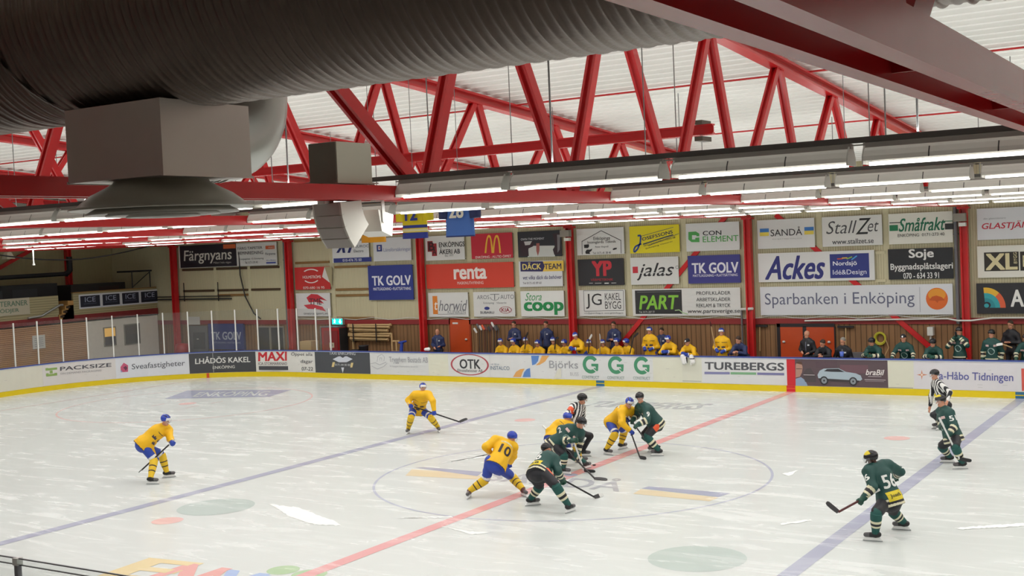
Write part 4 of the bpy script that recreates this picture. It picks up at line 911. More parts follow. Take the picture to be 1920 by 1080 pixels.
SQ = (np.array([[i/4, j/4] for j in range(5) for i in range(5)], float), [(j*5+i, j*5+i+1, j*5+i+6, j*5+i+5) for j in range(4) for i in range(4)])
CROWN = (np.array([(0, 0), (1, 0), (1, .9), (.75, .45), (.5, 1), (.25, .45), (0, .9)], float), [(0, 1, 2, 3), (0, 3, 5, 6), (3, 4, 5)])
RND = (np.array([(.5+.5*math.cos(t), .5+.5*math.sin(t)) for t in np.arange(16)*PI/8]), [tuple(range(16))])

mat('skin', 'C98F72', .5, var=.05); mat('skin_dark', '4A2E22', .5, var=.05); mat('eye', '2A2320', .3); mat('lip', 'A0625A', .5); mat('hair_brown', '3C2A1E', .7); mat('hair_grey', '8A857C', .7); mat('beard', '1E1714', .8)
mat('y_jersey', 'EDB70A', .65, var=.07, bump=.25, bscale=14); mat('y_trim', '3A2C2A', .6); mat('y_sock', 'E6BE28', .7, bump=.2, bscale=20); mat('blue_cloth', '2744A6', .6, var=.08, bump=.2, bscale=14)
mat('blue_gloss', '2B46B4', .22, var=.06); mat('white_gloss', 'E8E8E6', .3); mat('g_jersey', '14443F', .6, var=.08, bump=.25, bscale=14); mat('cream', 'DCD6B6', .6); mat('black_cloth', '1B1C22', .6, var=.1, bump=.2, bscale=14)
mat('black_gloss', '17181C', .22, var=.05); mat('g_sock', '17504A', .7, bump=.2, bscale=20); mat('black_rubber', '1E1D1F', .5); mat('steel', 'B8BABC', .25, .9); mat('stripe_white', 'E4E4E0', .6); mat('navy_cloth', '26325C', .6, var=.08, bump=.2, bscale=14)
mat('patch_yellow', 'DCC62A', .6); mat('patch_pink', 'D8B8B4', .6); mat('orange_cloth', 'E2562A', .5); mat('glove_green', '1C4A3C', .5, bump=.2, bscale=20); mat('stick_wood', 'A88A62', .5); mat('stick_black', '222124', .4); mat('tape_white', 'DADAD6', .7); mat('boot_grey', '5C5A5C', .4); mat('boot_dark_red', '5A2A2E', .45)
glass_mat('visor', (.95, .97, .98), .12)

OUT = {
 'yellow': dict(top='y_jersey', hem=[], pants='blue_cloth', helmet='blue_gloss', front='white_gloss', glove='blue_cloth', sock='y_sock', bands=[(.36, .42, 'y_trim'), (.62, .68, 'y_trim')]),
 'green': dict(top='g_jersey', hem=[(.0, .045, 'cream'), (.045, .095, 'black_cloth'), (.095, .135, 'cream')], slv=[(.10, .28, 'cream'), (.28, .52, 'black_cloth'), (.52, .68, 'cream')], pants='black_cloth', helmet='black_gloss', front='black_gloss', glove='glove_green', sock='g_sock', bands=[(.34, .46, 'cream'), (.46, .58, 'black_cloth'), (.58, .68, 'cream')]),
 'ref': dict(top='stripe_white', stripes=True, pants='black_cloth', helmet='black_gloss', front='black_gloss'),
 'navy': dict(top='navy_cloth', pants='black_cloth', slim=True), 'black': dict(top='black_cloth', pants='black_cloth', slim=True),
}

def person(label, J, fit, h=.013, skin='skin', hair=None, helmet=True, skates=True, gloves=True, number=None, visor=True, beard=False, back=None, front=None, arm=None, sticks=None, boots='black_rubber', cat='person', group=None, cap=None, sleeve_no=None):
    """J: joints in world space; returns the body object with clothing as its children"""
    O = OUT[fit]; slim = O.get('slim') or fit == 'ref'
    org = np.array([(J['anL'][0]+J['anR'][0])/2, (J['anL'][1]+J['anR'][1])/2, min(J['anL'][2], J['anR'][2])-.14])
    up = nrm(nrm(J['head']-J['neck'])*.6+vec(0, 0, .4)); f = nrm(J['face']-up*(J['face']@up)*.75); u = nrm(up-f*(up@f)); s = np.cross(f, u)
    hd = J['head']; ax = np.stack([s, f, u])
    H = lambda x, y, z: hd+s*x+f*y+u*z
    # body
    B = Field(.025)
    B.ell(H(0, -.01, .03), ax, (.076, .096, .098)).cap(H(0, .035, -.075), H(0, .05, -.085), .045, .04).cap(J['neck'], hd-u*.05, .058, .055)
    B.cap(H(0, .085, -.005), H(0, .106, -.028), .011, .016, .012).ell(H(.078, -.01, -.01), ax, (.014, .026, .034), .008).ell(H(-.078, -.01, -.01), ax, (.014, .026, .034), .008)
    ch = (J['shL']+J['shR'])/2; pv = J['pelvis']
    B.cap(ch*.8+pv*.2, pv, .09, .095).cap(J['shL'], J['shR'], .06)
    for q in 'LR':
        sh, el, ha, hp, kn, an = (J[k+q] for k in ('sh', 'el', 'ha', 'hip', 'kn', 'an')); d = nrm(ha-el)
        B.cap(sh, el, .052, .042).cap(el, ha, .042, .03).cap(ha, ha+d*(.02 if gloves else .07), .03, .034 if not gloves else .028)
        if not gloves and h < .02:
            n = nrm(np.cross(d, (0, 0, 1))+1e-6)
            for i, (o_, l_) in enumerate(((-.03, .07), (-.01, .085), (.01, .08), (.03, .06))): B.cap(ha+d*.08+n*o_, ha+d*(.08+l_*.6)+n*o_, .010, .009, .006).cap(ha+d*(.08+l_*.6)+n*o_, ha+d*(.08+l_)+n*o_-vec(0, 0, .02), .009, .007, .006)
            B.cap(ha+d*.03+n*.03, ha+d*.08+n*.06, .012, .010, .006)
        B.cap(hp, kn, .075, .05).cap(kn, an, .05, .036).cap(an, an+nrm((J['toe'+q]-an)*vec(1, 1, 0)+1e-9)*.09-vec(0, 0, .045), .032, .028)
    eyes = [H(.032, .083, .012), H(-.032, .083, .012)]; mouth = H(0, .088, -.062)
    def pk(C):
        m = np.zeros(len(C), int); q = (C-hd)@ax.T
        for e in eyes: m[((C-e)**2).sum(1) < (.0155 if h < .015 else .012)**2] = 1
        m[(np.abs((C-mouth)@s) < .026) & (np.abs((C-mouth)@u) < .008) & (((C-mouth)@f) > -.03)] = 2
        if beard: m[(q[:, 2] < -.045) & (q[:, 1] > -.02) & (q[:, 2] > -.15) & (m != 2)] = 3
        return m
    root = field_obj(B, h, 'person', [skin, 'eye', 'lip', 'beard'], pk, None, org); root.location = org
    tag(root, label, cat, group)
    # jersey or jacket
    T = Field(.05, .006 if h < .015 else .004); r = .0 if slim else .026 if h < .015 else .008
    tw = nrm(pv-J['neck']); side = J['shR']-J['shL']; side = nrm(side-tw*(side@tw)); fw = nrm(np.cross(-tw, side)); bx = np.stack([side, fw, -tw])
    ln = np.linalg.norm(pv-J['neck'])
    T.ell(J['neck']+tw*.22, bx, (.185+r, .135+r, .25)).ell(J['neck']+tw*(ln-.06), bx, (.165+r*1.4, .14+r*1.3, .24))
    T.cap(J['neck']+tw*.15, pv, .15+r*.6 if not slim else .12, .165+r if not slim else .125).cap(J['shL'], J['shR'], .085+r).cap(J['neck']-tw*.0, J['neck']+tw*.05, .075, .09)
    for q in 'LR': T.cap(J['neck']-tw*.01, J['neck']*.45+J['sh'+q]*.55-tw*.03, .075, .085+r*.5)
    for q in 'LR':
        sh, el, ha = J['sh'+q], J['el'+q], J['ha'+q]; T.cap(sh, el, .082+r, .064+r*.8, .04).cap(el, el+(ha-el)*.86, .066+r*.8, .05+r*.5, .03)
    hem = pv+tw*(.15 if not slim else .06)
    T.ell(pv+tw*.10, bx, (.215+r*1.3, .185+r*1.3, .30) if not slim else (.165, .135, .22)); T.cut(hem, tw)
    mats = [O['top']]; hemb = O.get('hem', []); slv = O.get('slv', [])
    mats.append(O['pants'])
    for bb in hemb+slv:
        if bb[2] not in mats: mats.append(bb[2])
    for m in ('black_cloth', 'y_trim', 'orange_cloth'):
        if m not in mats: mats.append(m)
    els = [(J['sh'+q], J['el'+q], J['ha'+q]) for q in 'LR']
    def pk(C):
        m = np.zeros(len(C), int); t = (hem-C)@tw; dm = np.full(len(C), 9.)
        ta = np.abs((C-ch)@side)
        for sh, el, ha in els:
            ab = ha-el; q = C-el; hh = np.clip((q@ab)/(ab@ab), 0, 1); d1 = np.linalg.norm(q-hh[:, None]*ab, axis=1)
            ab2 = el-sh; q2 = C-sh; h2 = np.clip((q2@ab2)/(ab2@ab2), 0, 1); d2 = np.linalg.norm(q2-h2[:, None]*ab2, axis=1)
            near = (d1 < .125) & (d1 <= d2); dm = np.minimum(dm, np.minimum(d1, d2))
            if not O.get('stripes'):
                for lo, hi, c in slv: m[near & (hh > lo) & (hh < hi)] = mats.index(c)
        tors = (np.abs((C-pv)@side) < .26+r)
        for lo, hi, c in hemb: m[(t > lo) & (t <= hi) & (m == 0) & tors & ((dm > .10) | (t < .09))] = mats.index(c)
        if O.get('stripes'):
            k = np.floor(((C-ch)@side)/.042+.5).astype(int) % 2; m[k == 0] = mats.index('black_cloth')
            if arm:
                sh, el, ha = els[0 if arm == 'L' else 1]; ab = el-sh; hh = ((C-sh)@ab)/(ab@ab); dd = np.linalg.norm(C-sh-hh[:, None]*ab, axis=1)
                m[(hh > .3) & (hh < .75) & (dd < .13)] = mats.index('orange_cloth')
        if fit == 'yellow':
            y = (C-J['neck'])@tw; m[(np.abs(y-.155) < .008) & (ta > .05) & (ta < .22) & (((C-ch)@fw) > 0)] = mats.index('y_trim'); m[(t > 0) & (t < .016)] = mats.index('y_trim')
        m[(t < .004)] = 1
        return m
    ex = []
    mid = J['neck']*.55+pv*.45
    if number: ex.append(decal(T, number, J['neck']+tw*.27, -fw, -tw, .125*len(number)+.015, .24, hexmat('2A2222') if fit == 'yellow' else MATS['stripe_white'], .028))
    if number and fit == 'yellow': ex.append(decal(T, SQ, J['neck']+tw*.075, -fw, -tw, .30, .05, hexmat('D8CFA8')))
    if back: ex.append(decal(T, SQ, hem-tw*.17, -fw, -tw, .30, .17, MATS['patch_yellow'])); ex.append(decal(T, back, hem-tw*.17, -fw, -tw, .22, .08, hexmat('3A3A20'), .02, off=.009))
    if front is None and fit in ('yellow', 'green') : front = fit
    if front == 'yellow':
        for x, y in ((-.09, .30), (.09, .30), (0, .41)): ex.append(decal(T, CROWN, J['neck']+tw*y+side*x, fw, -tw, .11, .085, hexmat('3A3340')))
    if front == 'green':
        ex.append(decal(T, RND, J['neck']+tw*.33, fw, -tw, .21, .21, hexmat('9DB5AE'))); ex.append(decal(T, 'A', J['neck']+tw*.33, fw, -tw, .10, .13, hexmat('2A4A44'), .03, off=.009))
        for x in (-.12, .12): ex.append(decal(T, SQ, J['neck']+tw*.16+side*x, fw, -tw, .10, .06, MATS['patch_pink']))
    if front == 'badge': ex.append(decal(T, SQ, J['neck']+tw*.16-side*.09, fw, -tw, .06, .05, hexmat('C9CBD0'))); ex.append(decal(T, SQ, J['neck']+tw*.20, fw, -tw, .03, .30, hexmat('6A6E7C')))
    if sleeve_no:
        for q, sg in (('L', -1), ('R', 1)): ex.append(decal(T, sleeve_no, J['sh'+q]*.6+J['el'+q]*.4, nrm(side*sg+fw*.1-tw*.1), nrm(J['sh'+q]-J['el'+q]), .08*len(sleeve_no), .12, MATS['stripe_white'], .03))
    field_obj(T, h*1.05, 'jersey' if fit in ('yellow', 'green', 'ref') else 'jacket', mats, pk, root, org, ex)
    # breezers / trousers
    Pn = Field(.03, .005); a, e = (.11, .092) if not slim else (.10, .075)
    Pn.cap(J['hipL'], J['hipR'], .115 if not slim else .11).cap(pv-tw*.02, pv+tw*.03, .13)
    if not slim: Pn.ell(pv+tw*.12, bx, (.185, .155, .13))
    for q in 'LR':
        hp, kn, an = J['hip'+q], J['kn'+q], J['an'+q]
        if slim: Pn.cap(hp, kn, .10, .07).cap(kn, an, .07, .055)
        else: Pn.cap(hp, hp+(kn-hp)*.88, .118, .102)
    pm = [O['pants'], 'orange_cloth', 'stripe_white']
    def pk(C):
        m = np.zeros(len(C), int)
        if fit == 'green':
            for q in 'LR':
                hp, kn = J['hip'+q], J['kn'+q]; d_ = kn-hp; hh = ((C-hp)@d_)/(d_@d_); out = (C-hp-hh[:, None]*d_)@(side*(1 if q == 'R' else -1))
                m[(hh > .05) & (hh < .62) & (out > .085) & (np.abs((C-hp)@fw) < .2)] = 1
        if fit == 'yellow':
            for q in 'LR':
                hp, kn = J['hip'+q], J['kn'+q]; d_ = kn-hp; hh = ((C-hp)@d_)/(d_@d_); m[(hh > .80) & (hh < .93) & (np.linalg.norm(C-hp-hh[:, None]*d_, axis=1) < .14)] = 2
        return m
    field_obj(Pn, h*1.05, 'hockey_pants' if not slim else 'trousers', pm, pk, root, org)
    for q in 'LR':
        kn, an, toe = J['kn'+q], J['an'+q], J['toe'+q]
        if not slim:
            b = MB(); sh_ = nrm(an-kn); fk = nrm(toe-an); stops = [-.2, -.1, 0, .06, .14, .24, .30]+sorted({x for bb in O['bands'] for x in bb[:2]})+[.8, .93, 1.0]
            rad = lambda t: np.interp(t, [-.2, -.05, .2, .4, .55, .8, 1.], [.08, .098, .10, .093, .09, .068, .062])
            n = 16; x = nrm(np.cross(sh_, (.3, .2, .9))); y = np.cross(sh_, x); rings = []
            for t in stops: rings.append([kn+(sh_*(t*np.linalg.norm(an-kn)) if t >= 0 else nrm(kn-J['hip'+q])*t*.45)+rad(t)*(x*math.cos(g)+y*math.sin(g)) for g in np.arange(n)*2*PI/n])
            for i in range(len(stops)-1):
                c = O['sock']
                for lo, hi, cc in O['bands']:
                    if lo <= (stops[i]+stops[i+1])/2 < hi: c = cc
                b.add(rings[i]+rings[i+1], [(j, (j+1) % n, n+(j+1) % n, n+j) for j in range(n)], c, True)
            b.add(rings[0], [tuple(range(n))], O['sock'])
            kv, kq = Field(.02).cap(kn-nrm(kn-J['hip'+q])*.04, kn+sh_*.06, .094, .094).mesh(.022); b.add(kv, kq.tolist(), O['sock'], True)
            o = b.build('sock', loc=org); o.location = (0, 0, 0); o.parent = root
        ft = nrm((toe-an)*vec(1, 1, 0) if abs(nrm(toe-an)[2]) < .75 else toe-an); 
        if skates:
            lg = nrm(kn-an); K = Field(.02); sole = an-vec(0, 0, .055)
            K.cap(an+lg*.11, an, .056, .052).cap(an-vec(0, 0, .02)-ft*.05, an-vec(0, 0, .03)-ft*.0, .048, .047).cap(an-vec(0, 0, .028), an-vec(0, 0, .036)+ft*.165, .047, .040)
            field_obj(K, max(h, .012), 'skate', [boots, 'boot_grey'], lambda C: (((C-an)@ft > .10).astype(int)), root, org)
            sk = root.children[-1]
            b = MB(); x = np.cross(ft, (0, 0, 1)); z0 = vec(0, 0, 1)
            def sl(l0, l1, l2, l3, za, zb, wd, m): 
                vs = [sole+ft*l+x*wd*sg+z0*z for l, z in ((l0, za), (l1, za), (l2, zb), (l3, zb)) for sg in (-1, 1)]
                b.add(vs, [(0, 1, 3, 2), (4, 5, 7, 6), (0, 1, 7, 6), (1, 3, 5, 7), (2, 3, 5, 4), (0, 2, 4, 6)], m)
            sl(-.11, .21, .17, -.07, -.066, -.018, .016, 'white_gloss'); sl(-.12, .22, .21, -.11, -.089, -.064, .004, 'steel')
            o = b.build('skate_blade', loc=org); o.location = (0, 0, 0); o.parent = sk
    if not skates:
        for q in 'LR':
            an, toe = J['an'+q], J['toe'+q]; ft = nrm((toe-an)*vec(1, 1, 0)); K = Field(.02).cap(an-vec(0, 0, .05)-ft*.04, an-vec(0, 0, .06)+ft*.15, .045, .04)
            field_obj(K, .016, 'shoe', ['black_rubber'], None, root, org)
    if gloves:
        for q in 'LR':
            el, ha = J['el'+q], J['ha'+q]; d = nrm(ha-el); g = J.get('grip'+q); g = nrm(np.cross(d, (0, 0, 1))) if g is None else nrm(g-d*(g@d)*.6)
            n = nrm(np.cross(d, g)); g = np.cross(n, d) if abs(g@d) > .05 else g
            K = Field(.012); K.cap(ha-d*.075, ha-d*.01, .066, .052).cap(ha+d*.0, ha+d*.045, .05, .048)
            for i, l in enumerate((.8, 1., .95, .75)):
                p0 = ha+d*.055+g*(-.045+.03*i); p1 = p0+d*.045*l+n*.012; p2 = p1-d*.012+n*.05*l
                K.cap(p0, p1, .021, .020, .004).cap(p1, p2, .020, .017, .006)
            K.cap(ha+d*.01+n*.03-g*.03, ha+d*.055+n*.05-g*.045, .022, .018, .01)
            c2 = 'white_gloss' if fit == 'yellow' else 'cream'
            field_obj(K, max(.0105, h*.8), 'glove', [O.get('glove', 'black_cloth'), c2], lambda C: ((((C-ha)@d < -.055) & ((C-ha)@d > -.09)).astype(int)), root, org)
    if helmet:
        K = Field(.015); K.ell(H(0, -.012, .038), ax, (.104, .130, .112)).cap(H(.092, -.01, -.015), H(.092, .0, -.05), .018, .014).cap(H(-.092, -.01, -.015), H(-.092, .0, -.05), .018, .014)
        K.prims[0] = K.prims[0]
        shell = Field(.0); shell.ell(H(0, -.012, .038), ax, (.104, .130, .112)); shell.cut(H(0, .09, .030), nrm(-u+f*.42)); 
        def pk(C):
            q = (C-hd)@ax.T; m = np.zeros(len(C), int); m[(q[:, 1] > .055) & (q[:, 2] < .095)] = 1
            m[(np.abs(q[:, 0]) < .012) & (q[:, 2] > .1)] = 2; m[(np.abs(np.abs(q[:, 0])-.06) < .01) & (q[:, 2] > .06) & (q[:, 1] < .05) & (q[:, 1] > -.06)] = 2
            if cap: m[(q[:, 2] > .105) & (q[:, 1] > .0)] = 3
            return m
        hm = field_obj(shell, max(.009, h*.75), 'helmet', [O['helmet'], O['front'], 'black_rubber', 'patch_yellow'], pk, root, org)
        if visor and h < .02:
            b = MB(); vs = []
            for z, rr_ in ((.05, .124), (-.045, .118)):
                for t in np.linspace(-70, 70, 15): vs.append(H(rr_*.86*math.sin(math.radians(t)), rr_*1.12*math.cos(math.radians(t)), z)-org)
            b.add(vs, [(i, i+1, 16+i, 15+i) for i in range(14)], 'visor', True); o = b.build('visor'); o.parent = hm
    elif hair and hair != 'cap':
        K = Field(.01); K.ell(H(0, -.02, .042), ax, (.086, .104, .098)); K.cut(H(0, .07, .055), nrm(-u*.8+f*.55)); field_obj(K, max(.011, h*.75), 'hair', [hair], None, root, org)
    elif hair == 'cap':
        K = Field(.01); K.ell(H(0, -.01, .045), ax, (.09, .112, .09)).cap(H(-.04, .11, .045), H(.04, .11, .045), .016); K.cut(H(0, .07, .035), nrm(-u+f*.15)); field_obj(K, max(.011, h*.75), 'cap', ['black_cloth', 'white_gloss'], lambda C: ((((C-H(0, .1, .085))**2).sum(1) < .03**2).astype(int)), root, org)
    return root

def stick(butt, heel, toe, label, shaft='stick_black', blade='stick_black', tip=None, grip=True, group='hockey sticks on the ice'):
    butt, heel, toe = map(np.array, (butt, heel, toe)); d = nrm(heel-butt); L = np.linalg.norm(heel-butt)
    t = empty('hockey_stick', tuple(heel), label, 'hockey stick', group)
    def bd(b, n):
        o = b.build(n); o.parent = t; o.matrix_parent_inverse = Matrix.Translation([-float(k) for k in heel]); return o
    b = MB(); b.bar(butt, heel, .022, .034, shaft); bd(b, 'shaft')
    b = MB(); bl = toe-heel; n = nrm(np.cross(bl, d)); w_ = nrm(np.cross(n, bl)); 
    if w_[2] < 0: w_ = -w_
    cs = []
    for i in range(9):
        q = i/8; c = heel+bl*q+n*.035*q*q; hh = .036+.006*math.sin(q*PI); hh *= 1 if i < 8 else .6
        cs += [c+w_*hh+n*.007, c-w_*hh+n*.007, c-w_*hh-n*.007, c+w_*hh-n*.007]
    for i in range(8):
        m = tip if tip and i >= 4 else blade
        b.add(cs[4*i:4*i+8], [(0, 1, 5, 4), (1, 2, 6, 5), (2, 3, 7, 6), (3, 0, 4, 7)], m)
    b.add(cs[:4], [(0, 1, 2, 3)], blade); b.add(cs[-4:], [(0, 1, 2, 3)], tip or blade); bd(b, 'blade')
    if grip: b = MB(); b.bar(butt, butt+d*.18, .03, .04, 'tape_white'); bd(b, 'grip_tape')
    return t

def solve(par, px, py, L, sg):
    d = ray(px, py); a = d@d; q = CC-par; bb = 2*(d@q); c = q@q-L*L; D = bb*bb-4*a*c
    t = -bb/(2*a) if D < 0 else (-bb+sg*math.sqrt(D))/(2*a)
    return CC+d*t
FH = nrm(CF*vec(1, 1, 0))
def pose(feetL, feetR, pel, neck, head, shL, shR, elL, elR, haL, haR, knL, knR, dpel=0., nsg=-1, fdir=None, hipw=.12):
    """joints from photo points; each point is (x, y, sign) with the sign saying nearer (-1) or farther (+1) than its parent"""
    J = {}
    for q, ft in (('L', feetL), ('R', feetR)):
        hx, hy, tx, ty = ft[:4]; a, b = hit(hx, hy, 2, 0), hit(tx, ty, 2, 0); c = (a+b)/2; d = nrm(b-a); lift = ft[4] if len(ft) > 4 else 0.
        J['an'+q] = c-d*.05+vec(0, 0, .145+lift); J['toe'+q] = J['an'+q]+d*.2
    D0 = ((J['anL']+J['anR'])/2-CC)@CF
    pv = J['pelvis'] = at_depth(*pel, D0+dpel); J['neck'] = solve(pv, neck[0], neck[1], .54, neck[2] if len(neck) > 2 else nsg)
    J['head'] = solve(J['neck'], head[0], head[1], .20, head[2] if len(head) > 2 else -1)
    for q, sh, el, ha, kn in (('L', shL, elL, haL, knL), ('R', shR, elR, haR, knR)):
        J['sh'+q] = solve(J['neck'], sh[0], sh[1], .21, sh[2]); J['el'+q] = solve(J['sh'+q], el[0], el[1], .31, el[2]); J['ha'+q] = solve(J['el'+q], ha[0], ha[1], .27, ha[2])
    tw = nrm(pv-J['neck']); side = nrm(J['shR']-J['shL']); side = nrm(side-tw*(side@tw))
    for q, sg, kn in (('L', -1, knL), ('R', 1, knR)):
        J['hip'+q] = pv+side*sg*hipw+tw*.06
        a, c = J['hip'+q], J['an'+q]; m = (a+c)/2; l = np.linalg.norm(c-a); bend = math.sqrt(max(.0004, .445**2-(l/2)**2)); ax_ = nrm(c-a); td = J['toe'+q]-c; td = nrm(td-ax_*(td@ax_)); ik = m+td*bend
        best = ik
        if kn is not None:
            cand = [solve(a, kn[0], kn[1], .45, g) for g in (kn[2], -kn[2])]; e = [abs(np.linalg.norm(p-c)-.44) for p in cand]; k_ = 0 if e[0] < e[1]+.04 else 1
            if e[k_] < .10: best = cand[k_]
            else:
                d_ = ray(kn[0], kn[1]); t_ = ((ik-CC)@d_)/(d_@d_); best = (CC+d_*t_)*.7+ik*.3
        J['kn'+q] = best
    J['face'] = vec(*fdir) if fdir is not None else -FH
    return J
SIDE = CR*vec(1, 1, 0); SIDE = nrm(SIDE)     # picture-right on the ice
def fd(side, away, dn=0.): return SIDE*side+FH*away+vec(0, 0, -dn)
def heldby(J, q, d): J['grip'+q] = np.array(d)

# ---- the twelve on the ice
# yellow player waiting alone near the blue line
J = pose((312, 896, 322, 895), (279, 908, 294, 908), (272, 831), (305, 800, -1), (311, 788, -1), (315, 806, 1), (291, 814, -1), (319, 822, -1), (281, 838, -1), (322, 829, -1), (290, 858, -1), (303, 852, -1), (289, 862, -1), nsg=-1, fdir=fd(1, -.35, .25))
sd = J['haR']-J['haL']; heldby(J, 'L', sd); heldby(J, 'R', sd)
person('yellow jersey player gliding alone with blue helmet and lowered stick, clear of everyone', J, 'yellow', cat='hockey player', number='6')
hl = at_depth(266, 881, (J['haR']-CC)@CF-.1); hl[2] = max(.05, hl[2]); stick(J['haL']-nrm(sd)*.1, hl, at_depth(260, 882.5, (hl-CC)@CF-.25), 'dark stick held low by the lone yellow player')
# yellow player facing us with legs apart
J = pose((819, 808, 826, 813), (769, 811, 761, 816), (784.5, 764), (791.8, 740, -1), (793, 727, -1), (803.5, 740, -1), (778, 740, -1), (811.6, 752, -1), (765.5, 750, 1), (814, 771, -1), (769.5, 760, -1), (806, 781, -1), (771.5, 780, -1), nsg=-1, fdir=fd(.25, -1, .1), dpel=.1)
sd = J['haL']-J['haR']; heldby(J, 'L', sd); heldby(J, 'R', sd)
person('yellow jersey player facing the camera with legs wide apart on the blue line', J, 'yellow', cat='hockey player')
hl = at_depth(861.5, 791, (J['haL']-CC)@CF-.2); stick(J['haR']-nrm(sd)*.06, hl, at_depth(876, 783.5, (hl-CC)@CF+.1), 'black stick stretched out along the blue line')
# number ten seen from behind
J = pose((883, 931, 876, 937), (976, 928, 990, 934), (932, 868), (950, 832, 1), (960, 821, 1), (929, 826, -1), (962, 838, 1), (911, 838, -1), (962, 855, 1), (919, 850, 1), (956, 868, 1), (911, 899, -1), (960, 894, 1), nsg=1, fdir=fd(.7, .8, .35), dpel=-.05, hipw=.15)
person('yellow jersey player numbered ten seen from behind with legs spread', J, 'yellow', number='10', cat='hockey player', boots='boot_dark_red', h=.012)
# green number six, bent forward
J = pose((990, 949, 1009, 947), (1062, 963, 1077, 958), (1011, 884), (1027, 853, 1), (1026, 843, 1), (1018, 862, 1), (1040, 862, -1), (1030, 884, 1), (1046, 884, -1), (1050, 896, 1), (1054, 899, 1), (1008, 911, 1), (1042, 911, -1), nsg=1, fdir=fd(1, .45, .5), hipw=.13)
sd = at_depth(1114, 931, 30)-J['haR']; heldby(J, 'L', SIDE); heldby(J, 'R', SIDE)
person('green jersey player bent low before the circle with a yellow patch on his hem', J, 'green', number='6', sleeve_no='6', back='AB', cat='hockey player', h=.012)
hl = hit(1114.5, 932, 2, .04); stick(J['haL']*.5+J['haR']*.5-nrm(hl-J['haR'])*.12, hl, hit(1133, 926, 2, .05), 'stick with half white blade reaching from the bent green player', tip='tape_white')
# green number two and the yellow player behind him
J = pose((1096, 880, 1104, 878), (1053, 889, 1066, 890), (1042, 833), (1078, 802, -1), (1090, 793, -1), (1088, 812, 1), (1053, 806, -1), (1089, 826, 1), (1057, 826, -1), (1083, 853, -1), (1075, 826, -1), (1074, 858, 1), (1056, 857, -1), nsg=-1, fdir=fd(.8, -.45, .5), hipw=.13)
sd = vec(0, 0, -1)+SIDE*.2; heldby(J, 'L', sd); heldby(J, 'R', sd)
person('green jersey player numbered two leaning into the draw at the centre', J, 'green', number='2', sleeve_no='2', cat='hockey player', h=.012)
hl = hit(1095, 882, 2, .05); stick(J['haR'], hl, hit(1114, 885, 2, .05), 'taped stick of the green player in the centre draw', shaft='tape_white', grip=False)
J = pose((1086, 868, 1096, 868), (1050, 872, 1058, 874), (1040, 822), (1055, 794, 1), (1064.5, 784, 1), (1068, 798, 1), (1046, 796, -1), (1080, 812, 1), (1030, 808, -1), (1086, 828, 1), (1034, 820, 1), None, None, nsg=1, fdir=fd(1, .3, .5))
person('yellow jersey player mostly hidden behind the green player at the draw', J, 'yellow', cat='hockey player')
hl = hit(1115, 897, 2, .04); stick(at_depth(1018, 799, (J['haR']-CC)@CF), hl, hit(1138, 897, 2, .05), 'stick of the hidden yellow player with the blade closest to us')
# referee with orange armbands
J = pose((1092, 856, 1101, 856), (1074, 860, 1083, 861), (1072, 800), (1086, 760, 1), (1092, 748, -1), (1092, 764, 1), (1074, 763, -1), (1093, 780, 1), (1064, 776, -1), (1090, 792, 1), (1068, 790, 1), None, None, nsg=1, fdir=fd(1, -.1, .1))
person('striped referee with orange armband standing behind the draw', J, 'ref', arm='R', gloves=False, cat='referee')
# yellow and green pair on the red line
J = pose((1162, 843, 1173, 841), (1134, 852, 1147, 854), (1152, 789), (1173, 765, -1), (1180, 756, -1), (1184, 771, 1), (1166, 774, -1), (1186, 784, 1), (1166, 793, -1), (1178, 786, -1), (1182, 808, -1), (1168, 811, 1), (1154, 813, -1), nsg=-1, fdir=fd(.3, -1, .1))
hl = hit(1199.5, 857, 2, .04); sd = hl-J['haR']; heldby(J, 'R', sd)
person('yellow jersey player side by side with a green opponent on the red line', J, 'yellow', number='9', cat='hockey player')
stick(J['haR']-nrm(sd)*.55, hl, hit(1209, 859.5, 2, .05), 'dark stick pointing straight down between the red line pair')
J = pose((1241, 855, 1223, 855), (1234, 848, 1218, 848), (1228, 792), (1205, 759, -1), (1199.5, 746, -1), (1213, 769, -1), (1199, 764, 1), (1213, 788, -1), (1194, 780, 1), (1195, 797, -1), (1186, 788, -1), (1212, 818, -1), (1207, 816, 1), nsg=-1, fdir=fd(-.5, -.85, .15))
sd = at_depth(1208, 820, 31)-J['haL']; heldby(J, 'L', sd); heldby(J, 'R', sd)
person('green jersey player numbered nine pressing against a yellow opponent on the red line', J, 'green', number='9', sleeve_no='9', cat='hockey player')
hl = hit(1217, 834, 2, .2); stick(at_depth(1178, 781, (J['haR']-CC)@CF), hl, hl+SIDE*.28-vec(0, 0, .08), 'grey stick of the green player in the red line pair', shaft='boot_grey')
# number fifty-six
J = pose((1650, 1016, 1623, 1014), (1704, 995, 1676, 993), (1667, 934), (1647, 876, 1), (1633, 860, -1), (1629, 884, -1), (1664, 873, 1), (1636, 914, -1), (1687, 884, 1), (1617.5, 935, -1), (1680, 893, 1), (1643, 962, -1), (1683, 960, -1), nsg=-1, fdir=fd(-1, -.05, .1), hipw=.14)
hl = at_depth(1572, 960, (J['haL']-CC)@CF-.1); sd = hl-J['haL']; heldby(J, 'L', sd)
person('green jersey player numbered fifty-six standing on the blue line with raised stick', J, 'green', number='56', sleeve_no='56', skin='skin_dark', beard=True, back='Josefs', cat='hockey player', h=.0115, cap=True)
stick(J['haL']-nrm(sd)*.35, hl, at_depth(1549, 943, (hl-CC)@CF+.1), 'black bladed stick lifted off the ice at the blue line', shaft='boot_dark_red')
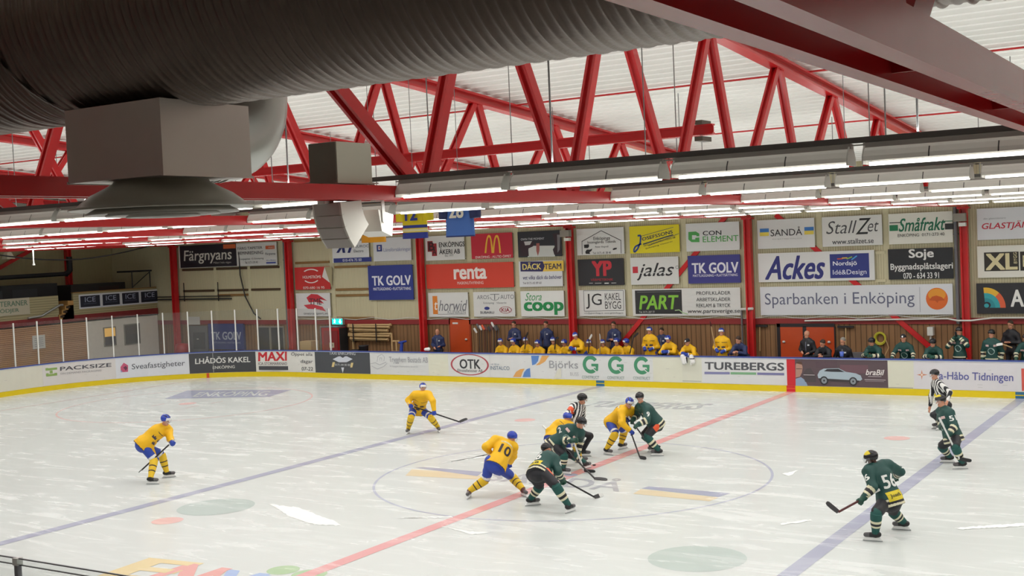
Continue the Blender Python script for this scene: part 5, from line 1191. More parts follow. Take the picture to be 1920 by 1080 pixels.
# number fifty-one and the linesman behind
J = pose((1809, 879.5, 1792, 880), (1787, 868, 1766, 868), (1786, 817), (1771, 768, -1), (1763.5, 752, -1), (1781, 776, -1), (1765, 771, 1), (1790, 799, -1), (1764, 790, 1), (1778, 815, -1), (1764, 801, -1), (1791, 838, -1), (1772, 836, -1), nsg=-1, fdir=fd(-1, -.2, .1))
dp = (J['haL']-CC)@CF-.16; hl = at_depth(1799, 860, dp); sd = hl-J['haL']; heldby(J, 'L', sd); heldby(J, 'R', sd)
person('green jersey player numbered fifty-one with bent knees in front of the linesman', J, 'green', number='51', sleeve_no='51', cat='hockey player', cap=True)
stick(at_depth(1761, 783, dp), hl, hl+SIDE*.22-FH*.1-vec(0, 0, .05), 'taped stick held upright before the knees of the linesman’s neighbour'.replace('the linesman’s neighbour', 'the fifty-one player'), shaft='tape_white')
J = pose((1772, 806, 1759, 807), (1766, 803, 1750, 804), (1772, 757), (1757, 716, -1), (1752, 702.5, -1), (1764, 722, -1), (1752, 719, 1), (1781, 736, -1), (1746, 742, 1), (1776, 752, -1), (1743.5, 762, -1), (1749, 780, -1), (1753, 776, 1), nsg=-1, fdir=fd(-1, -.15, 0))
person('striped linesman stepping forward in front of the newspaper board', J, 'ref', gloves=False, cat='linesman')
# ================================================================ BENCHES
b = MB(); b.box((-20.5, 15.1, -.05), (20.5, YW-.01, .2), 'bench_floor'); b.build('floor_bench', kind='structure')
mat('bench_red', '7A2228', .5)
for x0, x1, l in ((-13.9, -6.0, 'behind the yellow jersey row'), (1.3, 9.5, 'behind the green team gate')):
    b = MB(); b.box((x0, 16.32, .60), (x1, 16.68, .65), 'batten')
    for x in np.arange(x0+.2, x1, 1.5): b.box((x-.03, 16.36, .2), (x+.03, 16.64, .6), 'grey_pipe')
    b.build('player_bench', loc=((x0+x1)/2, 16.5, .2), label='long low wooden players bench '+l, cat='bench', group='players benches')

TPL = {
 'stand': dict(pelvis=(0, 0, .95), neck=(0, -.03, 1.48), head=(0, -.06, 1.67), sh=(.18, -.02, 1.38), el=(.27, .0, 1.13), ha=(.12, -.22, 1.06), hip=(.1, 0, .9), kn=(.12, -.03, .5), an=(.13, .02, .14)),
 'folded': dict(pelvis=(0, 0, .95), neck=(0, -.02, 1.48), head=(0, -.06, 1.67), sh=(.18, -.01, 1.38), el=(.27, -.05, 1.16), ha=(.0, -.22, 1.18), hip=(.1, 0, .9), kn=(.12, -.02, .5), an=(.13, .02, .14)),
 'down': dict(pelvis=(0, 0, .95), neck=(0, -.02, 1.48), head=(0, -.05, 1.67), sh=(.18, -.01, 1.38), el=(.27, .02, 1.13), ha=(.25, -.06, .88), hip=(.1, 0, .9), kn=(.12, -.02, .5), an=(.13, .02, .14)),
 'prop': dict(pelvis=(0, .16, .93), neck=(0, -.02, 1.42), head=(0, -.10, 1.60), sh=(.185, -.02, 1.31), el=(.30, -.10, 1.12), ha=(.30, -.28, .98), hip=(.11, .16, .88), kn=(.13, .1, .48), an=(.14, .14, .14)),
 'lean': dict(pelvis=(0, .34, .86), neck=(0, .0, 1.26), head=(0, -.12, 1.42), sh=(.18, .0, 1.15), el=(.25, -.18, .98), ha=(.06, -.36, 1.03), hip=(.11, .34, .82), kn=(.13, .22, .46), an=(.14, .3, .14)),
 'sit': dict(pelvis=(0, .12, .53), neck=(0, -.10, 1.01), head=(0, -.19, 1.20), sh=(.165, -.08, .91), el=(.205, -.20, .68), ha=(.08, -.42, .64), hip=(.12, .1, .52), kn=(.17, -.34, .54), an=(.17, -.28, .14)),
 'drink': dict(pelvis=(0, 0, .95), neck=(0, -.0, 1.48), head=(0, -.03, 1.67), sh=(.18, -.01, 1.38), el=(.28, -.18, 1.24), ha=(.06, -.20, 1.50), hip=(.1, 0, .9), kn=(.12, -.02, .5), an=(.13, .02, .14)),
}
def bench(label, px, py, yh, kind, fit, turn=0, look=0, zf=.2, headdx=0, **k):
    """one person behind the boards: the head's photo point and its distance across the rink place the template"""
    t = TPL[kind]; P = hit(px, py, 1, yh); sc = (P[2]-zf)/t['head'][2]; sz = min(1.14, max(.88, sc)); z0 = P[2]-t['head'][2]*sz
    if kind != 'sit': z0 = max(zf-.03, z0) if z0 < zf else zf if z0 < zf+.12 else z0
    sx = min(1.06, max(.95, sz)); a = math.radians(turn); c, s_ = math.cos(a), math.sin(a); o = t['head']
    rnd = random.Random(int(px*7)); J = {}
    def W3(x, y, z): x, y = x-o[0], y-o[1]; return vec(P[0]+(x*c-y*s_)*sx, P[1]+(x*s_+y*c)*sx, z0+z*sz)
    for n in ('pelvis', 'neck', 'head'): J[n] = W3(*t[n])
    for n in ('sh', 'el', 'ha', 'hip', 'kn', 'an'):
        j = [rnd.uniform(-.025, .025) for _ in range(4)] if n in ('el', 'ha') else [0]*4
        x, y, z = t[n]; J[n+'L'] = W3(x+j[0], y+j[1], z+j[2]); J[n+'R'] = W3(-x+j[3], y-j[1]*.5, z-j[2])
    for q in 'LR': J['toe'+q] = J['an'+q]+vec(s_, -c, 0)*.2
    l = math.radians(turn+look); J['face'] = vec(math.sin(l), -math.cos(l), -.12 if kind in ('sit', 'lean') else -.05)
    if k.pop('drinkarm', False): pass
    hockey = fit in ('yellow', 'green')
    k.setdefault('gloves', hockey); k.setdefault('helmet', hockey); k.setdefault('cat', 'hockey player' if hockey else 'team staff')
    person(label, J, fit, h=.019, skates=False, visor=False, front=k.pop('front', None if hockey else 'badge'), **k)
    return J
G1, G2 = 'yellow players on the bench', 'green players on the bench'
YS = 16.2
for px, py, look, l in ((938, 641, 15, 'first yellow player sitting on the bench next to the stick rack'), (962, 641, -10, 'second yellow player on the bench, sitting below the first navy coach'),
                  (985, 639, 25, 'third yellow player on the bench with a blue glove on the boards'), (1007.5, 644, -5, 'fourth yellow player on the bench sitting lower than his neighbours'),
                  (1036.7, 639, 10, 'fifth yellow player on the bench, just past the second navy coach'), (1057.5, 643, -15, 'sixth yellow player sitting beside the red column'),
                  (1104, 643.5, 20, 'seated yellow player holding a white taped stick past the leaning teammate'), (1129.7, 643.5, 15, 'seated yellow player between the two white bladed sticks and third coach'),
                  (1155.8, 641, -5, 'seated yellow player directly below the coach with folded arms'), (1173.5, 641.7, -35, 'last seated yellow player with head turned and a black stick')):
    J = bench(l, px, py, YS-.18, 'sit', 'yellow', look=look, turn=look*.3, group=G1)
bench('yellow player rising and leaning over the boards in front of the red column', 1078.5, 630, 15.55, 'lean', 'yellow', look=20, group=G1)
bench('bareheaded looking yellow player standing upright between coach and teammate', 1217.5, 620, 15.9, 'stand', 'yellow', group=G1)
bench('yellow player leaning with blue gloves on the boards by the blank cream panel', 1252, 636, 15.3, 'lean', 'yellow', look=-10, group=G1)
bench('goalkeeper in yellow with black cap leaning over the gate', 1288.5, 641.5, 15.28, 'lean', 'yellow', helmet=False, hair='cap', look=-15, cat='hockey goalkeeper')
Jt = bench('tall yellow player standing with a stick upright beside the crouching navy coach', 1352.5, 622.5, 15.6, 'stand', 'yellow', look=10, group=G1)
NV = 'coaches in navy'
bench('bald man in navy tracksuit with a hand on his hip by the orange door', 820, 622.5, 16.3, 'stand', 'navy', turn=15, look=10, group=NV)
bench('first navy coach standing behind the bench near the stick rack', 963, 608, 16.95, 'folded', 'navy', hair='hair_brown', group=NV)
bench('second navy coach standing straight with open jacket and dark hair', 1023, 606.7, 16.95, 'down', 'navy', hair='hair_brown', group=NV)
bench('third navy coach with folded arms beside the red wall brace', 1150, 609, 16.95, 'folded', 'navy', hair='hair_brown', group=NV)
bench('navy coach half hidden behind the standing yellow player', 1240.3, 621, 16.9, 'down', 'navy', hair='hair_brown', group=NV)
bench('navy coach crouching with forearms on the boards by the red column', 1384, 637.5, 15.4, 'lean', 'navy', hair='hair_brown', look=-20, group=NV)
BK = 'officials in black jackets'
bench('bald man in black fleece standing before the double doors looking at his hands', 1512.6, 627, 15.9, 'stand', 'black', look=-30, turn=-10, group=BK)
bench('man in black jacket resting his chin before the double doors', 1542, 644, 15.35, 'lean', 'black', hair='hair_brown', look=-25, group=BK)
bench('white haired man in black jacket with a blue cup on the boards', 1580, 640, 15.6, 'stand', 'black', hair='hair_grey', look=-20, zf=-.1, group=BK)
bench('green player leaning over the boards by the grey cabinet and hose', 1634, 641, 15.28, 'lean', 'green', look=-25, turn=-10, group=G2)
bench('green player in black cap bracing both bare hands on the boards', 1693.5, 634, 15.4, 'prop', 'green', helmet=False, hair='cap', gloves=False, zf=.1, group=G2)
bench('green player bending low over folded arms under the white dispenser', 1748.6, 643, 15.28, 'lean', 'green', look=-20, group=G2)
Jd = bench('green player drinking from a bottle in front of the red column', 1798, 621, 15.7, 'drink', 'green', turn=-10, group=G2)
bench('green player standing tall beside the man in dark sweater', 1858.8, 626, 15.6, 'down', 'green', look=-20, group=G2)
bench('man in dark sweater standing raised behind the green bench', 1894, 603, 16.8, 'folded', 'black', hair='hair_brown', turn=-20, front='none', group=NV)
bench('green player cut by the picture edge beside the dark sweater man', 1924, 634, 15.6, 'prop', 'green', look=-40, group=G2)
# things in hands and on the boards
for (bx, by), (hx, hy), (tx, ty), y, l, bl in (((984, 655), (986, 632), (991, 623), 15.8, 'black stick held upright by the third seated yellow player', 'stick_black'), ((1040, 655), (1042, 634), (1049, 633), 16.0, 'black stick held upright beside the fifth seated yellow player', 'stick_black'),
                                     ((1103.5, 662), (1105, 636), (1111, 627), 15.7, 'dark stick with white blade between seated yellow players', 'tape_white'), ((1124.8, 662), (1125, 637), (1126, 626), 15.7, 'thin stick with pale upright blade on the yellow bench', 'tape_white'),
                                     ((1181, 663), (1188, 632), (1198, 624), 15.6, 'long black stick slanting beside the last seated yellow player', 'stick_black'), ((1345, 672), (1333.5, 612), (1333, 602), 15.5, 'pale stick held upright by the tall standing yellow player', 'boot_dark_red'),
                                     ((1898, 652), (1880, 645), (1868, 646), 15.5, 'white stick resting by the green player at the picture edge', 'tape_white')):
    stick(hit(bx, by, 1, y), hit(hx, hy, 1, y), hit(tx, ty, 1, y-.05), l, blade=bl, shaft='stick_wood' if 'pale' in l or 'white stick' in l else 'stick_black', grip=False, group='sticks on the benches')
p = hit(801, 656, 1, 15.06); K = Field(.015).cap(p+vec(-.08, 0, .02), p+vec(.08, 0, .03), .06, .07)
o = field_obj(K, .015, 'white_towel', ['white_gloss'], None, None, p); o.location = p; tag(o, 'white rolled towel on the boards by the bald navy man', 'towel')
p = hit(1578.5, 668.5, 1, 15.05); b = MB(); b.lathe([(.001, 0), (.055, 0), (.07, .16), (.062, .16), (.05, .01)], p, mat('cup_blue', '5670C8', .4), 16); b.build('cup', loc=p, label='blue cup on the boards before the white haired man', cat='cup')
p = (Jd['haL']+Jd['haR'])/2+vec(0, -.06, .05); b = MB(); b.tube([p, p+vec(0, -.1, .12), p+vec(0, -.12, .15)], [.035, .035, .012], 'black_rubber', 10); b.build('drinking_bottle', loc=p, label='dark bottle raised to the mouth of the drinking green player', cat='bottle')
# goalkeeper's blocker and catching glove hung over the gate
p = hit(1283, 674, 1, 14.93); K = Field(.02).cap(p+vec(-.06, 0, .10), p+vec(-.02, 0, -.12), .085, .07).cap(p+vec(.05, 0, .05), p+vec(.06, 0, -.10), .06, .05)
o = field_obj(K, .016, 'goalie_blocker', ['white_gloss', 'black_cloth'], lambda C: ((C-p)@vec(1, 0, .1) > .09).astype(int), None, p); o.location = p; tag(o, 'white goalie blocker hanging over the cream gate', 'goalie glove', 'goalie gloves on the gate')
p = hit(1298, 675, 1, 14.93); K = Field(.02).cap(p+vec(-.03, 0, .12), p+vec(.02, 0, -.06), .075, .09).cap(p+vec(.02, 0, -.06), p+vec(-.05, 0, -.14), .06, .04)
o = field_obj(K, .016, 'goalie_catcher', ['white_gloss', 'black_cloth'], lambda C: (np.abs((C-p)@vec(0, 0, 1)-.05) < .02).astype(int), None, p); o.location = p; tag(o, 'white goalie catching glove hanging beside the blocker on the gate', 'goalie glove', 'goalie gloves on the gate')

# ================================================================ DOORS and wall props
mat('door_orange', 'C24A1E', .35, var=.04); mat('door_frame', '231F22', .5)
def door(n, x0, x1, z1, hx, frame=None):
    b = MB(); b.box((x0, YW-.06, .15), (x1, YW-.004, z1), 'door_orange'); o = b.build(n, kind='structure')
    b = MB(); b.lathe([(.001, 0), (.035, 0), (.06, .03), (.035, .075), (.001, .08)], (hx, YW-.09, 1.42), 'white_plastic', 12); b.build('door_handle', o)
    return o
o = door('door_1', -15.38, -14.42, 2.27, -14.58); b = MB(); b.box((-15.25, YW-.068, 2.09), (-14.98, YW-.06, 2.16), 'white_plastic'); b.box((-15.44, YW-.05, .15), (-15.38, YW, 2.33), hexmat('9E3A18')); b.box((-14.42, YW-.05, .15), (-14.36, YW, 2.33), hexmat('9E3A18')); b.box((-15.44, YW-.05, 2.27), (-14.36, YW, 2.33), hexmat('9E3A18')); b.build('door_plate', o)
door('door_2', -1.13, -.31, 1.98, -1.0); door('door_3', -.18, .80, 1.98, .62)
b = MB(); b.box((-1.25, YW-.07, .15), (-1.13, YW, 2.1), 'door_frame'); b.box((-.31, YW-.07, .15), (-.18, YW, 2.0), 'door_frame'); b.box((-1.25, YW-.07, 1.98), (.82, YW, 2.1), 'door_frame'); b.box((.80, YW-.07, .15), (.84, YW, 2.0), 'door_frame'); b.build('trim_20', kind='structure')
# spare sticks against the planks
for i, (px, top, c, bl) in enumerate(((894, 617, 'stick_wood', 'tape_white'), (898.5, 609, 'stick_black', 'boot_grey'), (903, 612, 'stick_black', 'tape_white'), (908.5, 611, 'boot_dark_red', 'orange_cloth'), (913, 612, 'stick_black', 'boot_dark_red'),
                                 (919, 614, 'boot_dark_red', 'stick_black'), (924, 612, 'stick_wood', 'boot_dark_red'), (926, 606, 'stick_black', 'tape_white'), (931, 613, 'stick_black', 'boot_grey'), (935, 612, 'boot_grey', 'stick_black'))):
    hp = hit(px, top+7, 1, 17.27); stick(vec(hp[0]+.04, 17.15, .22), hp, hp+vec(-.12+.02*(i % 3), -.03, .20), '%s spare stick standing against the planks, counted from the orange door' % ORD[i], shaft=c, blade=bl, grip=False, group='spare sticks on the plank wall')
# fridge with lit sign above
p0, p1 = -21.95, -21.0
t = empty('drinks_cooler', (-21.5, 17.0, .2), 'red drinks cooler with glass door beside the rink glass', 'cooler')
def tpart(b, n, t): o = b.build(n); o.parent = t; o.matrix_parent_inverse = Matrix.Translation([-k for k in t.location]); return o
mat('cooler_red', 'A82024', .35); b = MB(); b.box((p0, 16.75, .2), (p1+.05, 17.3, 1.98), 'cooler_red'); b.box((p1+.05, 16.76, .2), (p1+.09, 17.3, 1.95), 'rubber'); tpart(b, 'body', t)
b = MB(); b.box((p0+.15, 16.72, .75), (p1-.02, 16.75, 1.85), hexmat('8A2E30')); b.box((p0+.45, 16.715, 1.1), (p0+.72, 16.722, 1.32), hexmat('C9C2A8')); b.box((p0+.50, 16.712, 1.16), (p0+.66, 16.716, 1.27), hexmat('9A9682')); b.box((p0+.4, 16.715, 1.4), (p0+.62, 16.722, 1.62), hexmat('8E1E22')); tpart(b, 'glass_door', t)
b = MB(); b.box((p0+.03, 16.74, 1.98), (p1, 17.25, 2.03), 'grey_pipe'); tpart(b, 'top_cover', t)
t = empty('exit_sign', (-21.4, 17.2, 2.13), 'lit teal emergency exit sign above the red drinks cooler', 'exit sign')
b = MB(); b.box((-21.68, 17.16, 2.07), (-21.05, 17.32, 2.36), 'hood_dark'); tpart(b, 'sign_box', t)
b = MB(); b.box((-21.66, 17.15, 2.09), (-21.07, 17.16, 2.34), mat('exit_glow', '14B8AE', .5, emit=1.6))
class FS:
    def at(s, a, bb, off): return (a, 17.149-off, bb)
wt = mat('exit_white', 'D8F4F0', .5, emit=2.2)
b.pa(FS(), [(-21.58, 2.13), (-21.54, 2.2), (-21.56, 2.28), (-21.48, 2.3), (-21.44, 2.24), (-21.48, 2.2), (-21.45, 2.12), (-21.5, 2.16)], wt, .002); b.disc(FS(), -21.5, 2.32, .02, .02, wt, .002)
b.pa(FS(), [(-21.22, 2.32), (-21.22, 2.22), (-21.28, 2.22), (-21.19, 2.11), (-21.10, 2.22), (-21.16, 2.22), (-21.16, 2.32)], wt, .002); tpart(b, 'sign_face', t)
# bundles of wooden poles on the wall
mat('pale_wood', 'C6A878', .55, var=.1)
n = 0
for zc in (1.93, 1.54):
    for k, (dz, dy, tl) in enumerate(((.13, 0, .01), (.07, -.06, -.02), (.0, 0, .02), (-.07, -.05, -.03), (-.13, 0, -.01))):
        b = MB(); b.tube([(-20.75+.04*k, 17.2+dy, zc+dz), (-18.42-.05*k, 17.2+dy, zc+dz+tl)], .042, 'pale_wood', 10); b.tube([(-20.75+.04*k-.03, 17.2+dy, zc+dz), (-20.75+.04*k+.06, 17.2+dy, zc+dz)], .055, 'pale_wood', 10); b.tube([(-18.42-.05*k-.06, 17.2+dy, zc+dz+tl), (-18.42-.05*k+.03, 17.2+dy, zc+dz+tl)], .055, 'pale_wood', 10)
        b.build('wooden_pole', loc=(-19.6, 17.2, zc), label='%s pale pole from the top of the %s bundle on the planks' % (ORD[k], 'upper' if zc > 1.7 else 'lower'), cat='wooden pole', group='pale wooden poles in bundles')
    for x in (-20.42, -19.15):
        b = MB()
        b.box((x-.025, 17.07, zc-.19), (x+.025, 17.085, zc+.2), 'black_cloth'); b.box((x-.025, 17.07, zc-.20), (x+.025, 17.34, zc-.185), 'black_cloth'); b.build('strap', loc=(x, 17.1, zc), label='black strap round the %s pole bundle, on its %s end' % ('upper' if zc > 1.7 else 'lower', 'cooler' if x < -20 else 'door'), cat='strap', group='straps on the pole bundles')
b = MB(); b.box((-20.62, 17.22, .2), (-20.56, 17.3, 1.4), 'pale_wood'); b.build('support_post', loc=(-20.6, 17.25, .2), label='thin wooden post under the pole bundles', cat='post')
for x, zt, y, l in ((-19.35, 1.12, 15.9, 'low round'), (-18.95, 1.3, 15.95, 'taller')):
    b = MB(); b.lathe([(.001, .2), (.17, .2), (.21, zt-.05), (.23, zt), (.19, zt), (.16, .3)], (x, y, 0), 'black_rubber', 20); b.build('bucket', loc=(x, y, .2), label=l+' black bucket by the boards near the wooden frame', cat='bucket', group='black buckets by the boards')
b = MB()
for x in (-17.95, -17.72): b.box((x-.03, 16.6, .2), (x+.03, 16.66, 1.75 if x < -17.8 else 1.45), 'pale_wood')
for z in (.5, .95, 1.4): b.box((-17.98, 16.61, z), (-17.55, 16.65, z+.06), 'pale_wood')
b.build('wooden_rack', loc=(-17.8, 16.63, .2), label='small upright wooden rack leaning by the blue plastic sledge', cat='rack')
K = Field(.03).cap((-17.5, 16.5, .3), (-17.42, 16.62, 1.35), .10, .07).cap((-17.55, 16.6, 1.36), (-17.2, 16.6, 1.42), .05, .05); o = field_obj(K, .03, 'plastic_sledge', ['blue_cloth'], None, None, vec(-17.45, 16.55, .2)); o.location = (-17.45, 16.55, .2); tag(o, 'blue plastic sledge standing upright against the planks', 'sledge')
b = MB(); b.box((-18.6, 15.6, .95), (-15.7, 16.3, 1.03), 'bench_red'); [b.box((x, 15.65, .2), (x+.06, 16.25, .95), 'grey_pipe') for x in (-18.5, -17.1, -15.85)]; b.build('red_table', loc=(-17.2, 16, .2), label='long red topped table behind the house builder board', cat='table')
# squeegees, hose, cabinet, dispenser on the green side
for px, pt, hx, pb, l in ((1424.5, 611, 1425, 658, 'long handled black squeegee hanging beside the red column'), (1585.5, 612.5, 1586, 650, 'long handled black squeegee beside the double doors')):
    a, c = hit(px, pt, 1, 17.25), hit(hx, pb, 1, 17.2); b = MB(); b.box((a[0]-.28, 17.22, a[2]-.035), (a[0]+.28, 17.3, a[2]+.03), 'black_rubber'); b.tube([(a[0], 17.25, a[2]), tuple(c)], .018, 'pale_wood', 8); b.build('squeegee', loc=tuple(c), label=l, cat='squeegee', group='squeegees on the planks')
c = hit(1649, 635, 1, 17.2); b = MB(); rnd = random.Random(3)
for k in range(6):
    r = .155+.012*k; b.tube([(c[0]+r*math.cos(g)*.92, 17.32-.03*(k % 3), c[2]+r*math.sin(g)) for g in np.linspace(0, 2*PI, 25)], .016, mat('hose', 'C9C43A', .45), 8)
b.tube([(c[0]+.2, 17.2, c[2]), (c[0]+.3, 17.2, c[2]-.3), (c[0]+.18, 17.18, c[2]-.55), (c[0]+.1, 17.1, c[2]-.8)], .014, 'pale_wood', 8); b.build('hose_reel', loc=(c[0], 17.2, c[2]), label='coiled yellow hose hanging on the planks', cat='hose')
b = MB(); b.box((1.05, 16.85, .2), (1.85, 17.3, 1.12), 'grey_pipe'); b.box((1.12, 16.83, .3), (1.78, 16.85, .9), mat('cab_pale', '7E807C', .5)); b.build('grey_cabinet', loc=(1.45, 17.1, .2), label='low grey cabinet behind the boards near the hose', cat='cabinet')
c = hit(1745, 622, 1, 17.2); b = MB(); b.box((c[0]-.09, 17.1, c[2]-.12), (c[0]+.09, 17.34, c[2]+.16), 'white_plastic'); b.tube([(c[0], 17.2, c[2]-.12), (c[0]-.02, 17.2, c[2]-.32)], .03, 'white_plastic', 8); b.build('dispenser', loc=(c[0], 17.2, c[2]), label='white wall dispenser above the bending green player', cat='dispenser')

# ================================================================ END of the hall: mezzanine
b = MB(); b.box((-36.2, -10, 2.55), (-33.0, YW-.01, 2.72), 'concrete'); b.build('floor_mezzanine', kind='structure')
b = MB(); b.box((-33.1, -10, -.05), (-33.0, 13.05, 2.66), 'clapboard'); b.build('wall_dressing_rooms', kind='structure')
b = MB(); b.box((-33.1, 13.05, -.05), (-33.0, 17.3, 2.62), mat('plaster', 'E6E0D4', .7)); b.build('wall_cafe', kind='structure')
b = MB(); b.box((-33.12, -10, 2.62), (-32.94, 17.3, 2.90), mat('fascia_red', '7E2B2C', .55, var=.2)); b.build('trim_21', kind='structure')
b = MB(); b.box((-33.1, 12.4, 2.9), (-33.0, 17.3, 3.9), 'clapboard_pale'); b.box((-33.12, 12.38, 3.9), (-32.97, 17.3, 3.95), 'batten'); b.box((-33.1, -10, 2.9), (-33.0, 11.6, 3.86), 'clapboard_pale'); b.build('wall_mezzanine_parapet', kind='structure')
for i, (x0, x1) in enumerate(((148, 189), (190, 226), (227, 262), (262.5, 299))):
    b = MB(); y0, y1 = ENDW.px(x0, 570)[0], ENDW.px(x1, 560)[0]; z0, z1 = 3.16, 3.82
    b.rect(ENDW, y0, y1, z0, z1, 'C9CCD2', .02); b.box((-33, y0, z0), (-32.985, y1, z1), 'white_plastic'); b.rect(ENDW, y0+.07, y1-.07, z0+.07, z1-.07, '1A1D2E', .023)
    ym = (y0+y1)/2; b.text(ENDW, 'ICE', (ym-.3, z0+.30), (ym+.3, z0+.30), (ym-.3, z0+.53), '9EA6BC', .026, .0); b.text(ENDW, 'ENKÖPING HOCKEY', (ym-.36, z0+.20), (ym+.36, z0+.20), (ym-.36, z0+.25), '6A7288', .026)
    b.build('wall_sign', loc=(-33, ym, z0), label='%s of the four navy signs reading ICE on the parapet, from the stairs' % ORD[i], cat='sign', group='ICE signs on the mezzanine')
b = MB(); a0, z0 = ENDW.px(-60, 590); a1 = ENDW.px(55, 575)[0]; b.box((-33, a0, 3.13), (-32.97, a1, 3.86), hexmat('B8B29C'))
b.text(ENDW, 'VETERANER', (a1-1.85, 3.53), (a1-.1, 3.53), (a1-1.85, 3.76), '5E7A66', .033, .02); b.text(ENDW, 'STÖDJER', (a1-1.85, 3.22), (a1-.55, 3.22), (a1-1.85, 3.46), '5E7A66', .033, .02); b.build('parapet_banner', loc=(-33, a1-1, 3.2), label='cream banner with green capitals on the dark mezzanine parapet', cat='banner')
b = MB()
for k in range(4): b.box((-33.6, 11.55+.17*k, 2.75), (-32.93, 12.35, 2.98+.20*k) if k < 4 else 0, 'batten_light' if 'batten_light' in MATS else mat('batten_light', 'B48A50', .6, var=.12))
for k in range(3): b.box((-32.935, 11.60+.17*k, 2.84+.20*k), (-32.925, 11.82+.17*k, 2.95+.20*k), hexmat('3A2A18'))
b.build('wooden_steps', loc=(-33.2, 12, 2.75), label='light wooden box steps in the gap of the mezzanine parapet', cat='steps')
b = MB(); b.tube([(-32.9, 9.9, 2.95), (-32.9, 10.6, 3.0), (-32.9, 11.6, 3.42), (-32.9, 11.75, 3.42)], .05, mat('tube_grey', 'A8AAA6', .3, .6), 12); b.build('handrail', loc=(-32.9, 10.6, 2.95), label='bent grey handrail beside the wooden steps', cat='handrail')
c = MB(); ibeam(c, (-36.05, 14.6, 2.7), (-36.05, 14.6, 7.6), .24, .24, .05, 'red_steel', (0, 1, 0)); c.build('wall_column', loc=(-36, 14.6, 2.7), label='dim red column on the end wall above the signs', cat='column', group='red columns on the end wall')
c = MB(); c.bar((-36.05, 9.0, 4.4), (-36.05, 14.6, 6.9), .12, .16, 'red_steel'); c.build('wall_brace', loc=(-36.05, 11.5, 5.6), label='dim red brace slanting on the dark end wall', cat='brace')
# dark ducts and plant on the mezzanine
dk = mat('dark_duct', '24262A', .5, .2)
b = MB(); b.tube([(-34.6, 2, 4.72), (-34.6, 13.4, 4.8)], .10, dk, 12); b.tube([(-34.6, 13.3, 4.78), (-34.6, 13.55, 4.95), (-34.6, 13.55, 5.6)], .14, dk, 12); b.build('ventilation_duct', loc=(-34.6, 10, 4.7), label='dark ventilation pipe with upturned end on the mezzanine', cat='duct')
b = MB(); b.box((-35.6, 8.0, 2.72), (-34.2, 12.5, 4.4), dk); b.box((-34.21, 8.6, 3.2), (-34.19, 9.6, 4.2), hexmat('30343A')); b.box((-34.21, 10.1, 3.2), (-34.19, 11.4, 4.2), hexmat('2C3036')); b.build('plant_unit', loc=(-34.9, 10, 2.72), label='large dark ventilation unit behind the cream banner', cat='ventilation unit')
b = MB(); b.box((-35.7, 13.4, 2.72), (-34.4, 16.6, 4.25), mat('dark_plant', '33302F', .6)); b.box((-34.41, 15.0, 3.3), (-34.39, 16.2, 4.1), hexmat('3E2E2C')); b.build('plant_unit', loc=(-35, 15, 2.72), label='dark machine cabinet behind the ICE signs', cat='ventilation unit')
b = MB(); 
for y in (15.9, 17.0): b.tube([(-33.05, y, 3.95), (-33.05, y, 4.75)], .025, dk, 8)
b.box((-34.0, 15.8, 4.72), (-33.0, 17.1, 4.80), dk); b.bar((-33.05, 15.9, 4.0), (-33.05, 17.0, 4.7), .03, .03, dk); b.build('metal_stand', loc=(-33.5, 16.4, 3.95), label='thin dark metal stand above the last ICE sign', cat='stand')
b = MB(); b.tube([(-31.6+.5*i, 17.0-.04*i, 6.1-.75*math.sin(PI*i/18)) for i in range(0)] or [(-31, 6+.6*i, 6.0-.55*math.sin(PI*i/16)) for i in range(17)], .03, 'rubber', 8); b.build('hanging_cable', loc=(-31, 10, 5.6), label='black cable sagging below the last tube lamps at the dark end', cat='cable')
c = hit(15, 478, 0, -33.5); b = MB(); b.frustum((c[0], c[1], c[2]-.18), .42, .42, (c[0], c[1], c[2]+.12), .2, .2, mat('lampshade', 'D8D2BC', .6)); b.tube([(c[0], c[1], c[2]+.1), (c[0], c[1], zroof(c[1]))], .015, dk, 6); b.build('pendant_lamp', loc=tuple(c), label='small pale pendant lamp hanging over the dark mezzanine', cat='lamp')
hx = hit(61, 458, 1, 7.8)[0]
b = MB(); b.tube([(hx, 7.8, 5.3), (hx, 7.8, 5.93)], .03, 'white_plastic', 8); b.tube([(hx, 7.8, 5.28), (hx, 7.8, 5.34)], .06, 'white_plastic', 8); b.build('hanging_pole', loc=(hx, 7.8, 5.3), label='thin white pole hanging down from the tube lamps', cat='pole')
# cable tray in the corner
b = MB(); b.box((-32.9, 17.23, 3.28), (-27.9, 17.34, 3.33), dk); b.box((-32.9, 17.23, 3.42), (-27.9, 17.26, 3.46), dk)
for x in (-31.0, -28.7): b.box((x-.01, 17.24, 3.2), (x+.01, 17.28, 4.1), dk)
b.build('cable_tray', loc=(-30.5, 17.15, 3.3), label='dark cable tray crossing the red column behind the glass', cat='cable tray')
# windows in the café wall
def pane_win(n, y0, y1, z0, z1, top, bot, lit):
    b = MB(); b.box((-33.0, y0, z0), (-32.96, y1, z1), 'grey_box'); o = b.build(n, kind='structure')
    b = MB(); b.box((-32.965, y0+.05, (z0+z1)/2), (-32.955, y1-.05, z1-.05), lit); b.box((-32.965, y0+.05, z0+.05), (-32.955, y1-.05, (z0+z1)/2), hexmat(bot)); b.build('pane', o)
a = ENDW.px(190, 620); c = ENDW.px(218, 648); pane_win('window_1', a[0]+.1, c[0], 1.3, 2.2, 'C9A060', '57565A', mat('window_glow', 'D8A858', .5, emit=.55))
a = ENDW.px(232, 620); c = ENDW.px(254, 648); pane_win('window_2', a[0], c[0]+.3, 1.25, 2.25, '4A4440', '4A4642', hexmat('564E48'))
c = ENDW.px(74, 650); b = MB(); b.box((-33, c[0]-.35, 1.55), (-32.98, c[0]+.3, 2.15), 'white_plastic')
